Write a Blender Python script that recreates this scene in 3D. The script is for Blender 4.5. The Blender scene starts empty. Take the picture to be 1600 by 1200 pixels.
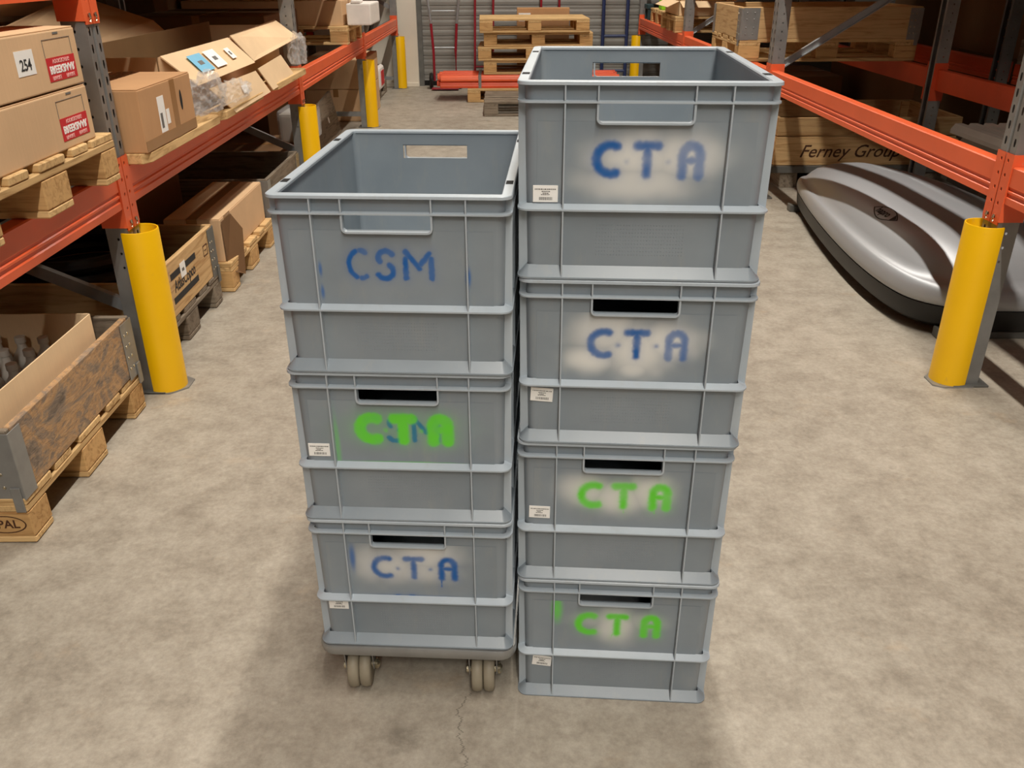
import bpy, bmesh, math, random
import numpy as np
from mathutils import Vector, Matrix
random.seed(7)
PI = math.pi
S = bpy.context.scene
COL = S.collection

# ------------------------------------------------------------------ camera, world, lights, exposure
cam_d = bpy.data.cameras.new('camera'); cam = bpy.data.objects.new('camera', cam_d); COL.objects.link(cam)
cam.location = (0, 0, 1.4113); cam.rotation_euler = (1.1128, 0.0031, -0.0121)
cam_d.sensor_width = 36; cam_d.lens = 36 * 1336.85 / 1600; cam_d.clip_start = .05; cam_d.clip_end = 100
S.camera = cam
W = bpy.data.worlds.new('world'); S.world = W; W.use_nodes = True
W.node_tree.nodes['Background'].inputs[0].default_value = (1.0, .90, .78, 1)
W.node_tree.nodes['Background'].inputs[1].default_value = .03
def area(name, loc, sx, sy, power, col, rot=(0, 0, 0)):
    d = bpy.data.lights.new(name, 'AREA'); d.shape = 'RECTANGLE'; d.size = sx; d.size_y = sy; d.energy = power; d.color = col
    o = bpy.data.objects.new(name, d); COL.objects.link(o); o.location = loc; o.rotation_euler = rot
    return o
# one continuous line of strip luminaires hung over the aisle
area('aisle_strip_light', (.55, 1.2, 5.8), .10, 20, 930, (1.0, .935, .84))
# weak fill lamp added behind the camera to brighten the crate fronts
area('front_fill_light', (.35, -3.2, 5.0), 2.2, .5, 60, (1.0, .94, .85), (math.radians(30), 0, 0))
S.view_settings.view_transform = 'Standard'; S.view_settings.look = 'None'
S.view_settings.exposure = 0.0; S.view_settings.gamma = 1.0; S.view_settings.use_curve_mapping = False

# ------------------------------------------------------------------ materials
def s2l(c):
    return tuple((x / 12.92 if x <= .04045 else ((x + .055) / 1.055) ** 2.4) for x in c)
def rgb(r, g, b): return s2l((r / 255, g / 255, b / 255)) + (1,)
MATS = {}
def newmat(name):
    m = bpy.data.materials.new(name); m.use_nodes = True
    nt = m.node_tree; b = nt.nodes['Principled BSDF']
    MATS[name] = m
    return m, nt, b
def N(nt, t, **kw):
    n = nt.nodes.new(t)
    for k, v in kw.items():
        if k in n.inputs.keys() if isinstance(k, str) else False: n.inputs[k].default_value = v
        else: setattr(n, k, v)
    return n
def ramp(nt, fac, stops, interp='LINEAR'):
    r = nt.nodes.new('ShaderNodeValToRGB'); r.color_ramp.interpolation = interp
    e = r.color_ramp.elements
    e[0].position, e[0].color = stops[0]; e[1].position, e[1].color = stops[-1]
    for p, c in stops[1:-1]:
        x = e.new(p); x.color = c
    nt.links.new(fac, r.inputs[0]); return r.outputs[0]
def mix(nt, f, a, b, blend='MIX'):
    m = nt.nodes.new('ShaderNodeMix'); m.data_type = 'RGBA'; m.blend_type = blend
    for s, v in ((m.inputs[0], f), (m.inputs[6], a), (m.inputs[7], b)):
        if hasattr(v, 'links'): nt.links.new(v, s)
        else: s.default_value = v
    return m.outputs[2]
def coords(nt, scale=(1, 1, 1), rand=0, kind='Object'):
    tc = nt.nodes.new('ShaderNodeTexCoord'); mp = nt.nodes.new('ShaderNodeMapping')
    mp.inputs['Scale'].default_value = scale
    nt.links.new(tc.outputs[kind], mp.inputs[0])
    if rand:
        oi = nt.nodes.new('ShaderNodeObjectInfo'); mu = nt.nodes.new('ShaderNodeMath'); mu.operation = 'MULTIPLY'
        mu.inputs[1].default_value = rand; nt.links.new(oi.outputs['Random'], mu.inputs[0])
        cb = nt.nodes.new('ShaderNodeCombineXYZ')
        for i in range(3): nt.links.new(mu.outputs[0], cb.inputs[i])
        nt.links.new(cb.outputs[0], mp.inputs['Location'])
    return mp.outputs[0]
def noise(nt, vec, scale, detail=4, rough=.55, dist=0):
    n = nt.nodes.new('ShaderNodeTexNoise'); n.inputs['Scale'].default_value = scale; n.inputs['Detail'].default_value = detail
    n.inputs['Roughness'].default_value = rough; n.inputs['Distortion'].default_value = dist
    nt.links.new(vec, n.inputs['Vector']); return n.outputs['Fac']
def bump(nt, b, h, strength, dist=.002):
    n = nt.nodes.new('ShaderNodeBump'); n.inputs['Strength'].default_value = strength; n.inputs['Distance'].default_value = dist
    nt.links.new(h, n.inputs['Height']); nt.links.new(n.outputs[0], b.inputs['Normal'])
def simple(name, c, rough=.5, metal=0, var=.12, scale=6, spec=.5, rand=True):
    m, nt, b = newmat(name)
    v = coords(nt, rand=13 if rand else 0)
    f = noise(nt, v, scale, 5)
    d = tuple(x * (1 - var) for x in c[:3]) + (1,); l = tuple(min(1, x * (1 + var)) for x in c[:3]) + (1,)
    nt.links.new(ramp(nt, f, [(.3, d), (.7, l)]), b.inputs['Base Color'])
    b.inputs['Roughness'].default_value = rough; b.inputs['Metallic'].default_value = metal
    b.inputs['Specular IOR Level'].default_value = spec
    return m
def wood(name, base, dark, axis='X', rough=.75, stain=.3, stainc=None, knots=.25):
    m, nt, b = newmat(name)
    sc = {'X': (1.2, 14, 14), 'Y': (14, 1.2, 14), 'Z': (14, 14, 1.2)}[axis]
    v = coords(nt, sc, rand=37)
    f = noise(nt, v, 3.0, 6, .6, 1.2)
    c = ramp(nt, f, [(.3, dark), (.5, base), (.75, tuple(min(1, x * 1.15) for x in base[:3]) + (1,))])
    v2 = coords(nt, (1, 1, 1), rand=53)
    f2 = noise(nt, v2, 7, 4)
    c = mix(nt, ramp(nt, f2, [(.55, (0, 0, 0, 1)), (.75, (stain,) * 3 + (1,))]), c, stainc or dark)
    oi = nt.nodes.new('ShaderNodeObjectInfo')
    tint = ramp(nt, oi.outputs['Random'], [(0, (.78, .76, .74, 1)), (1, (1, 1, 1, 1))])
    c = mix(nt, 1.0, c, tint, 'MULTIPLY')
    nt.links.new(c, b.inputs['Base Color']); b.inputs['Roughness'].default_value = rough
    b.inputs['Specular IOR Level'].default_value = .25
    bump(nt, b, f, .3, .002)
    return m
def card(name, c, var=.1):
    m, nt, b = newmat(name)
    v = coords(nt, (1, 1, 1), rand=11); f = noise(nt, v, 3.5, 6)
    v2 = coords(nt, (90, 90, 2)); w = noise(nt, v2, 2.0, 2)
    d = tuple(x * (1 - var) for x in c[:3]) + (1,); l = tuple(min(1, x * (1 + var)) for x in c[:3]) + (1,)
    cc = mix(nt, .15, ramp(nt, f, [(.3, d), (.7, l)]), ramp(nt, w, [(.35, d), (.65, l)]))
    nt.links.new(cc, b.inputs['Base Color']); b.inputs['Roughness'].default_value = .8
    b.inputs['Specular IOR Level'].default_value = .2
    bump(nt, b, f, .15, .004)
    return m
WOODX = wood('pallet_wood_x', rgb(222, 186, 132), rgb(176, 136, 86), 'X')
WOODY = wood('pallet_wood_y', rgb(222, 186, 132), rgb(176, 136, 86), 'Y')
WOODB = wood('pallet_block_wood', rgb(214, 172, 116), rgb(172, 128, 78), 'X')
GWX = wood('grey_wood_x', rgb(140, 128, 112), rgb(92, 80, 68), 'X', stain=.5)
GWY = wood('grey_wood_y', rgb(140, 128, 112), rgb(92, 80, 68), 'Y', stain=.5)
COLX = wood('collar_wood_x', rgb(214, 178, 128), rgb(178, 134, 84), 'X', stain=.2)
COLY = wood('collar_wood_y', rgb(214, 178, 128), rgb(178, 134, 84), 'Y', stain=.2)
def weathered():
    m, nt, b = newmat('weathered_board')
    v = coords(nt, (1, 1, 2.2)); f = noise(nt, v, 4.0, 7, .66, 1.6)
    g = noise(nt, coords(nt, (3, 2, 9)), 6, 6, .65, 2)
    c = ramp(nt, f, [(.30, rgb(78, 70, 64)), (.42, rgb(140, 126, 112)), (.52, rgb(206, 160, 108)), (.60, rgb(132, 118, 106)), (.72, rgb(222, 182, 132))])
    c = mix(nt, .35, c, ramp(nt, g, [(.35, rgb(66, 56, 50)), (.65, rgb(190, 160, 126))]))
    nt.links.new(c, b.inputs['Base Color']); b.inputs['Roughness'].default_value = .8
    bump(nt, b, g, .5, .003); return m
WEATH = weathered()
CARD = card('cardboard', rgb(218, 182, 142)); CARDP = card('cardboard_pale', rgb(232, 202, 162)); CARDB = card('cardboard_brown', rgb(194, 150, 108))
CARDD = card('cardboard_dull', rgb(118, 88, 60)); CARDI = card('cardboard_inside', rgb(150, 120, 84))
TAPE = simple('packing_tape', rgb(158, 116, 72), .25, var=.06)
ORANGE = simple('beam_orange_paint', rgb(238, 104, 60), .38, var=.07, scale=3)
ORANGE_DIM = simple('beam_orange_dimmed', rgb(214, 80, 42), .42, var=.1, scale=4)  # darker copy of the beam orange; the rear beams' shade is in the colour
YELLOW = simple('protector_yellow', rgb(253, 196, 0), .42, var=.05, scale=3)
def scuffs(m, col, lo, hi):
    nt = m.node_tree; b = nt.nodes['Principled BSDF']; src = b.inputs['Base Color'].links[0].from_socket
    c = mix(nt, ramp(nt, noise(nt, coords(nt, (1, 1, .6), rand=3), 9, 6, .7), [(lo, (0, 0, 0, 1)), (hi, (.55, .55, .55, 1))]), src, col)
    nt.links.new(c, b.inputs['Base Color'])
scuffs(YELLOW, rgb(206, 158, 84), .62, .72)
GALV = simple('galvanised_steel', rgb(150, 150, 148), .42, .55, var=.16, scale=9)
GALVD = simple('galvanised_dull', rgb(112, 112, 108), .5, .4, var=.18, scale=9)
DARK = simple('dark_hollow', rgb(14, 12, 10), .9, var=.1)
scuffs(ORANGE, rgb(216, 150, 120), .66, .74)
BLACKP = simple('black_plastic', rgb(20, 20, 20), .5, var=.15)
ALU = simple('aluminium', rgb(176, 180, 182), .32, .6, var=.12, scale=14)
SCREW = simple('bright_steel', rgb(206, 196, 170), .25, .9, var=.05)
WHEEL = simple('wheel_nylon', rgb(150, 141, 122), .55, var=.12, scale=20)
WHITE = simple('white_paper', rgb(252, 251, 247), .5, var=.02)
INK = simple('black_ink', rgb(40, 40, 40), .7, var=.05)
INKG = simple('grey_ink', rgb(110, 108, 104), .7, var=.1)
RED = simple('red_print', rgb(205, 38, 44), .6, var=.06)
PINK = simple('pale_print', rgb(246, 190, 184), .6, var=.03)
BLUEP = simple('blue_print', rgb(118, 190, 224), .6, var=.05)
BROWNI = simple('brown_ink', rgb(74, 42, 20), .8, var=.1)
NAVY = simple('navy_paint', rgb(42, 54, 92), .45, var=.1)
CRIMSON = simple('crimson_paint', rgb(150, 30, 44), .42, var=.1)
LIME = simple('lime_plastic', rgb(150, 226, 20), .5, var=.05)
TEAL = simple('dark_teal_plastic', rgb(38, 62, 66), .5, var=.15)
FOAM = simple('white_foam', rgb(236, 230, 222), .8, var=.05, scale=12)
PANELG = simple('grey_panel', rgb(168, 160, 150), .7, var=.08)
SILVER, nt_, b_ = newmat('silver_lid')
b_.inputs['Base Color'].default_value = rgb(166, 169, 173); b_.inputs['Metallic'].default_value = .3; b_.inputs['Roughness'].default_value = .38
SHUT = simple('shutter_steel', rgb(150, 148, 142), .45, .3, var=.07, scale=4)
WALLW = simple('white_wall_paint', rgb(226, 218, 202), .85, var=.06, scale=2)
WALLD = simple('dark_wall', rgb(96, 86, 76), .9, var=.15, scale=2)
FILM, ntf, bf = newmat('clear_film')
bf.inputs['Base Color'].default_value = (.9, .9, .9, 1); bf.inputs['Roughness'].default_value = .12
bf.inputs['Transmission Weight'].default_value = .35; bf.inputs['IOR'].default_value = 1.4; bf.inputs['Alpha'].default_value = .32
GLASS, ntg, bg = newmat('bottle_plastic')
bg.inputs['Base Color'].default_value = rgb(226, 222, 212); bg.inputs['Roughness'].default_value = .3
bg.inputs['Transmission Weight'].default_value = .15; bg.inputs['IOR'].default_value = 1.3

# grey crate plastic, with the spray paint carried by a colour attribute on the panel
def crate_mat(name, paint, up=0):
    m, nt, b = newmat(name)
    v = coords(nt, rand=9)
    f = noise(nt, v, 7, 5); f2 = noise(nt, coords(nt, (1, 1, .25), rand=5), 30, 4, .7)
    c = ramp(nt, f, [(.25, rgb(128 + up, 139 + up, 148 + up)), (.75, rgb(144 + up, 154 + up, 162 + up))])
    c = mix(nt, ramp(nt, f2, [(.55, (0, 0, 0, 1)), (.8, (.35, .35, .35, 1))]), c, rgb(160, 160, 154))
    if paint:
        at = nt.nodes.new('ShaderNodeAttribute'); at.attribute_name = 'paint'
        c = mix(nt, at.outputs['Alpha'], c, at.outputs['Color'])
    nt.links.new(c, b.inputs['Base Color']); b.inputs['Roughness'].default_value = .36
    b.inputs['Specular IOR Level'].default_value = .6
    bump(nt, b, noise(nt, v, 160, 3), .06, .001)
    return m
CRATE = crate_mat('crate_plastic', False); EDGE = crate_mat('crate_plastic_scuffed_lit_edge', False, 38); CRATEP = crate_mat('crate_plastic_painted', True)  # EDGE is paler: scuffing plus the rim highlight put into the colour

def concrete():
    m, nt, b = newmat('concrete_floor')
    v = coords(nt)
    big = noise(nt, v, 1.0, 6, .65, .3); med = noise(nt, v, 8.5, 9, .74, .1); fine = noise(nt, v, 60, 6, .75)
    c = ramp(nt, med, [(.30, rgb(124, 117, 107)), (.45, rgb(156, 149, 138)), (.56, rgb(174, 168, 157)), (.74, rgb(196, 190, 180))])
    c = mix(nt, .42, c, ramp(nt, big, [(.3, rgb(134, 127, 116)), (.7, rgb(190, 183, 171))]))
    c = mix(nt, .45, c, ramp(nt, fine, [(.3, rgb(104, 94, 82)), (.7, rgb(216, 208, 194))]), 'SOFT_LIGHT')
    sp = noise(nt, v, 17, 3, .5)
    c = mix(nt, ramp(nt, sp, [(.68, (0, 0, 0, 1)), (.78, (.35, .35, .35, 1))]), c, rgb(104, 96, 84))
    # scuffs drawn out across the aisle, warm stain and a hair crack
    sc = noise(nt, coords(nt, (1.4, 2.2, 1)), 2.2, 5, .6)
    c = mix(nt, ramp(nt, sc, [(.62, (0, 0, 0, 1)), (.74, (.22, .22, .22, 1))]), c, rgb(196, 158, 110))
    sx = nt.nodes.new('ShaderNodeSeparateXYZ'); nt.links.new(v, sx.inputs[0])
    wob = noise(nt, coords(nt, (0, 1, 1)), 9, 6, .7)
    def M(op, a_, b_):
        q = nt.nodes.new('ShaderNodeMath'); q.operation = op
        for i_, x_ in enumerate((a_, b_)):
            if hasattr(x_, 'links'): nt.links.new(x_, q.inputs[i_])
            else: q.inputs[i_].default_value = x_
        return q.outputs[0]
    dd = M('ABSOLUTE', M('ADD', M('ADD', sx.outputs[0], .175), M('MULTIPLY', wob, -.17)), 0)
    crack = M('MULTIPLY', M('LESS_THAN', dd, .0016), M('LESS_THAN', M('ABSOLUTE', M('ADD', sx.outputs[1], -1.17), 0), .19))
    c = mix(nt, M('MULTIPLY', crack, .6), c, rgb(92, 86, 76))
    # oily patch by the crack
    px = M('ADD', sx.outputs[0], .21); py = M('ADD', sx.outputs[1], -1.24)
    rr = M('ADD', M('MULTIPLY', px, px), M('MULTIPLY', M('MULTIPLY', py, py), 1.6))
    pt = M('MULTIPLY', ramp(nt, M('ADD', rr, M('MULTIPLY', wob, .0012)), [(.0005, (1, 1, 1, 1)), (.0035, (0, 0, 0, 1))]), ramp(nt, med, [(.4, (.5, .5, .5, 1)), (.6, (.05, .05, .05, 1))]))
    c = mix(nt, pt, c, rgb(84, 78, 68))
    nt.links.new(c, b.inputs['Base Color'])
    nt.links.new(ramp(nt, med, [(.3, (.62,) * 3 + (1,)), (.7, (.5,) * 3 + (1,))]), b.inputs['Roughness'])
    b.inputs['Specular IOR Level'].default_value = .35
    bump(nt, b, fine, .12, .002)
    return m
CONC = concrete()

# ------------------------------------------------------------------ object helpers
def link(o, parent=None, loc=None, rot=None):
    COL.objects.link(o)
    if parent is not None: o.parent = parent
    if loc is not None: o.location = loc
    if rot is not None: o.rotation_euler = rot
    return o
def tag(o, label, cat, group=None, kind=None):
    if label: o['label'] = label
    if cat: o['category'] = cat
    if group: o['group'] = group
    if kind: o['kind'] = kind
    return o
def thing(name, label, cat, loc=(0, 0, 0), rotz=0, group=None):
    o = bpy.data.objects.new(name, None); o.empty_display_size = .05
    link(o, None, loc, (0, 0, rotz)); return tag(o, label, cat, group)
def part(name, mesh, m, parent, loc=(0, 0, 0), rot=(0, 0, 0), label=None):
    if m is not None and not mesh.materials: mesh.materials.append(m)
    o = bpy.data.objects.new(name, mesh)
    if m is not None and mesh.materials[0] != m:
        o.material_slots[0].link = 'OBJECT'; o.material_slots[0].material = m
    link(o, parent, loc, rot)
    if label: o['label'] = label
    return o
class MB:
    def __init__(s): s.v = []; s.f = []
    def add(s, vs, fs):
        k = len(s.v); s.v += [tuple(p) for p in vs]; s.f += [tuple(i + k for i in f) for f in fs]; return s
    def box(s, x0, x1, y0, y1, z0, z1):
        return s.add([(x0, y0, z0), (x1, y0, z0), (x1, y1, z0), (x0, y1, z0), (x0, y0, z1), (x1, y0, z1), (x1, y1, z1), (x0, y1, z1)],
                     [(3, 2, 1, 0), (4, 5, 6, 7), (0, 1, 5, 4), (1, 2, 6, 5), (2, 3, 7, 6), (3, 0, 4, 7)])
    def prism(s, poly, axis, a, b):      # poly in the two other axes, extruded along axis
        n = len(poly)
        def P(u, w, t): return {'x': (t, u, w), 'y': (u, t, w), 'z': (u, w, t)}[axis]
        vs = [P(u, w, a) for u, w in poly] + [P(u, w, b) for u, w in poly]
        return s.add(vs, [tuple(range(n))[::-1], tuple(range(n, 2 * n))] + [(i, (i + 1) % n, (i + 1) % n + n, i + n) for i in range(n)])
    def tube(s, pts, r, n=10, cap=True):
        pts = [Vector(p) for p in pts]; rings = []
        for i, p in enumerate(pts):
            d = (pts[min(i + 1, len(pts) - 1)] - pts[max(i - 1, 0)]).normalized()
            u = d.cross(Vector((0, 0, 1)))
            if u.length < 1e-3: u = d.cross(Vector((1, 0, 0)))
            u.normalize(); w = d.cross(u)
            rings.append([p + u * math.cos(2 * PI * k / n) * r + w * math.sin(2 * PI * k / n) * r for k in range(n)])
        vs = [q for g in rings for q in g]; fs = []
        for i in range(len(pts) - 1):
            for k in range(n): fs.append((i * n + k, i * n + (k + 1) % n, (i + 1) * n + (k + 1) % n, (i + 1) * n + k))
        if cap: fs += [tuple(range(n))[::-1], tuple((len(pts) - 1) * n + k for k in range(n))]
        return s.add(vs, fs)
    def lathe(s, prof, n=24, c=(0, 0, 0), axis='z'):
        vs = []
        for r, z in prof:
            for k in range(n):
                a = 2 * PI * k / n; x, y = r * math.cos(a), r * math.sin(a)
                vs.append({'z': (c[0] + x, c[1] + y, c[2] + z), 'x': (c[0] + z, c[1] + x, c[2] + y), 'y': (c[0] + x, c[1] + z, c[2] + y)}[axis])
        fs = [(i * n + k, i * n + (k + 1) % n, (i + 1) * n + (k + 1) % n, (i + 1) * n + k) for i in range(len(prof) - 1) for k in range(n)]
        fs += [tuple(range(n)), tuple((len(prof) - 1) * n + k for k in range(n))]
        return s.add(vs, fs)
    def mesh(s, name, bev=0, smooth=False, seg=1, tri=False, ang=35):
        me = bpy.data.meshes.new(name); me.from_pydata(s.v, [], s.f)
        bm = bmesh.new(); bm.from_mesh(me)
        bmesh.ops.recalc_face_normals(bm, faces=bm.faces)
        if bev:
            es = [e for e in bm.edges if len(e.link_faces) == 2 and e.calc_face_angle(0) > .5]
            bmesh.ops.bevel(bm, geom=es, offset=bev, segments=seg, affect='EDGES', profile=.6)
        if smooth:
            for f in bm.faces: f.smooth = True
            lim = math.radians(ang)
            for e in bm.edges:
                if len(e.link_faces) == 2 and e.calc_face_angle(0) > lim: e.smooth = False
        bm.to_mesh(me); bm.free(); return me
_bc = {}
def bxm(sx, sy, sz, bev=.0015, m=None):
    k = (round(sx, 4), round(sy, 4), round(sz, 4), bev, m.name if m else None)
    if k not in _bc:
        _bc[k] = MB().box(-sx / 2, sx / 2, -sy / 2, sy / 2, -sz / 2, sz / 2).mesh('box_mesh', bev)
        if m: _bc[k].materials.append(m)
    return _bc[k]
def bpart(name, x0, x1, y0, y1, z0, z1, m, parent, bev=.0015, rot=(0, 0, 0), label=None):
    return part(name, bxm(x1 - x0, y1 - y0, z1 - z0, bev, m), m, parent, ((x0 + x1) / 2, (y0 + y1) / 2, (z0 + z1) / 2), rot, label)
_tc = {}
def textmesh(body, size, shear=0, bold=0, ext=.0003, sx=1, spacing=1):
    k = (body, size, shear, bold, sx, spacing)
    if k in _tc: return _tc[k]
    cu = bpy.data.curves.new('lettering', 'FONT'); cu.body = body; cu.size = size; cu.shear = shear; cu.offset = bold; cu.extrude = ext
    cu.align_x = 'CENTER'; cu.align_y = 'CENTER'; cu.resolution_u = 3; cu.space_character = spacing
    o = bpy.data.objects.new('lettering', cu); COL.objects.link(o)
    bpy.context.view_layer.update()
    me = bpy.data.meshes.new_from_object(o.evaluated_get(bpy.context.evaluated_depsgraph_get()))
    bpy.data.objects.remove(o)
    if sx != 1: me.transform(Matrix.Scale(sx, 4, (1, 0, 0)))
    me.materials.clear()
    _tc[k] = me; return me
FACE_MY = (PI / 2, 0, 0)          # lettering that faces -Y (towards the camera)
FACE_PX = (PI / 2, 0, PI / 2)     # faces +X (left rack, towards the aisle)
FACE_MX = (PI / 2, 0, -PI / 2)    # faces -X
def text(body, size, m, parent, loc, rot, **kw): return part('lettering', textmesh(body, size, **kw), m, parent, loc, rot)

# ------------------------------------------------------------------ the setting
o = part('floor', MB().box(-9, 9, -5, 14, -.1, 0).mesh('floor'), CONC, None); o['kind'] = 'structure'
o = part('wall_back', MB().box(-9, -1.04, 11.42, 11.75, 0, 7).box(5.2, 9, 11.42, 11.75, 0, 7).box(-1.04, 5.2, 11.42, 11.75, 4.2, 7).mesh('wall_back', .006), WALLW, None); o['kind'] = 'structure'
for nm, x0, x1 in (('wall_left', -9.2, -9), ('wall_right', 9, 9.2)):
    o = part(nm, MB().box(x0, x1, -5, 14, 0, 7).mesh(nm), WALLD, None); o['kind'] = 'structure'
door = thing('door_1', None, None, (0, 11.55, 0)); door['kind'] = 'structure'
slat_m = MB()
prof = [(.004, 0), (-.001, .003), (-.003, .03), (-.001, .052), (.001, .056), (-.001, .060), (-.003, .085), (-.001, .104), (-.010, .109), (-.011, .114), (-.002, .116), (.02, .116), (.02, 0)]
slat_m.prism(prof, 'x', -1.04, 5.2); slat_me = slat_m.mesh('slat')
for i in range(36): part('slat', slat_me, SHUT, door, (0, 0, .02 + i * .1155))
bpart('guide_rail', -1.04, -.98, -.06, -.02, 0, 4.2, GALVD, door)
bpart('base_rail', -1.0, 5.2, -.03, .03, 0, .06, DARK, door)
o = part('baseboard_back', MB().box(-9, -1.04, 11.405, 11.42, 0, .05).mesh('bb', .004), WALLW, None); o['kind'] = 'structure'

# ------------------------------------------------------------------ crates
CW, CL, CH = .40, .60, .3125
def inset(z): return .0115 + .005 * (1 - z / CH)
CORN = 6
def ring(i, r, z, breaks=(.126, .268)):
    """rounded-rectangle loop at inset i; the short sides carry the handle's two breaks"""
    x0, x1, y0, y1 = i, CW - i, i, CL - i
    P = [(b, y0, z) for b in breaks]
    def arc(cx, cy, a0):
        return [(cx + r * math.cos(a0 + PI / 2 * k / CORN), cy + r * math.sin(a0 + PI / 2 * k / CORN), z) for k in range(CORN + 1)]
    P += arc(x1 - r, y0 + r, -PI / 2) + arc(x1 - r, y1 - r, 0)
    P += [(b, y1, z) for b in breaks[::-1]]
    P += arc(x0 + r, y1 - r, PI / 2) + arc(x0 + r, y0 + r, PI)
    return P
NR = len(ring(0, .01, 0))
HF, HB = 0, 2 + 2 * (CORN + 1)     # index of the face between the two breaks, front and back
def shell(mb, rings, skip=()):
    k = len(mb.v); n = NR
    for r in rings: mb.v += r
    for a in range(len(rings) - 1):
        for j in range(n):
            if (a, j) in skip: continue
            mb.f.append((k + a * n + j, k + a * n + (j + 1) % n, k + (a + 1) * n + (j + 1) % n, k + (a + 1) * n + j))
    return k
def crate_body():
    mb = MB(); zs = [0, .018, .253, .282, CH - .006]
    skip = {(2, HF), (2, HB)}
    t = .0035; R = .016
    ko = shell(mb, [ring(inset(z), R, z) for z in zs], skip)
    zi = [.006, .018, .253, .282, CH - .006]
    ki = shell(mb, [ring(inset(z) + t, R - t, z) for z in zi], skip)
    n = NR
    mb.f.append(tuple(ki + j for j in range(n))); mb.f.append(tuple(ko + j for j in range(n))[::-1])
    for j in range(n):
        a, b = 4 * n + j, 4 * n + (j + 1) % n
        mb.f.append((ko + a, ko + b, ki + b, ki + a))
    for j in (HF, HB):
        for a, b in (((2, j), (2, j + 1)), ((3, j), (3, j + 1)), ((2, j), (3, j)), ((2, j + 1), (3, j + 1))):
            p, q = a[0] * n + a[1], b[0] * n + b[1]
            mb.f.append((ko + p, ko + q, ki + q, ki + p))
    return mb.mesh('crate_body', smooth=True)
def sweep_ring(prof, R=.02):
    """closed profile (inset, z) swept round the crate"""
    mb = MB(); n = NR
    for i, z in prof: mb.v += ring(i, max(R - i, .003), z)
    m = len(prof)
    for a in range(m):
        b = (a + 1) % m
        for j in range(n): mb.f.append((a * n + j, a * n + (j + 1) % n, b * n + (j + 1) % n, b * n + j))
    return mb.mesh('crate_ring', smooth=True, ang=22)
M_body = crate_body()
M_rim = sweep_ring([(.0, CH - .0055), (.0005, CH - .001), (.002, CH), (.0165, CH), (.018, CH - .002), (.018, CH - .006), (.012, CH - .006)])
M_rib2 = sweep_ring([(.0006, .2808), (.0006, .2835), (.0125, .2842), (.0125, .2798)])
M_rib3 = sweep_ring([(.0004, .1150), (.0004, .1178), (.0018, .1182), (.0148, .1245), (.0148, .1135)])
M_skirt = sweep_ring([(.0002, .0008), (.0002, .0036), (.0016, .0041), (.0166, .021), (.0166, .0008)])
def mk_vribs():
    def fin(z0, z1, axis, c, w=.0026):      # thin fin reaching from the wall out to the rib line
        P = [(.0018, z0), (inset(z0) + .001, z0), (inset(z1) + .001, z1), (.0012, z1)]
        mb = MB()
        if axis == 'x': mb.prism(P, 'x', c - w / 2, c + w / 2)
        else: mb.add([(d, c - w / 2, z) for d, z in P] + [(d, c + w / 2, z) for d, z in P], [(0, 1, 2, 3), (7, 6, 5, 4)] + [(i, (i + 1) % 4, (i + 1) % 4 + 4, i + 4) for i in range(4)])
        return mb.mesh('fin', .0004)
    return {'front_pair': fin(.004, CH - .005, 'x', .074), 'short': fin(.2825, CH - .005, 'x', .124), 'side': fin(.004, CH - .005, 'y', 0)}
VR = mk_vribs()
def handle_frame():
    mb = MB(); y0, y1 = .0025, .0145; t = .0032; u0, u1, zb, zt = .1255, .2685, .2525, .2805; r = .006
    def path(o):
        a, b, z = u0 - o, u1 + o, zb - o; rr = r + o
        P = [(a, zt)]
        P += [(a + rr - rr * math.cos(k * PI / 10), z + rr - rr * math.sin(k * PI / 10)) for k in range(6)]
        P += [(b - rr + rr * math.sin(k * PI / 10), z + rr - rr * math.cos(k * PI / 10)) for k in range(6)]
        P += [(b, zt)]; return P
    i, o = path(0), path(t); n = len(i)
    for L, y in ((i, y0), (o, y0), (o, y1), (i, y1)): mb.v += [(u, y, z) for u, z in L]
    for s in range(4):
        for j in range(n - 1): mb.f.append((s * n + j, s * n + j + 1, ((s + 1) % 4) * n + j + 1, ((s + 1) % 4) * n + j))
    mb.f.append((0, n, 2 * n, 3 * n)); mb.f.append((n - 1, 2 * n - 1, 3 * n - 1, 4 * n - 1))
    return mb.mesh('handle_frame', smooth=True)
M_hf = handle_frame()
_d = MB()
for i_ in range(30):
    for j_ in range(9):
        u_, z_ = .130 + i_ * .0048, .040 + j_ * .0062; y_ = inset(z_) - .0004
        _d.add([(u_ - .0011, y_ + .0004, z_), (u_, y_ + .0004, z_ - .0011), (u_ + .0011, y_ + .0004, z_), (u_, y_ + .0004, z_ + .0011), (u_, y_ - .0005, z_)], [(0, 1, 4), (1, 2, 4), (2, 3, 4), (3, 0, 4)])
M_dots = _d.mesh('dots')
M_slot = MB().box(-.006, .006, -.012, .012, 0, .0006).mesh('slot')
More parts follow.
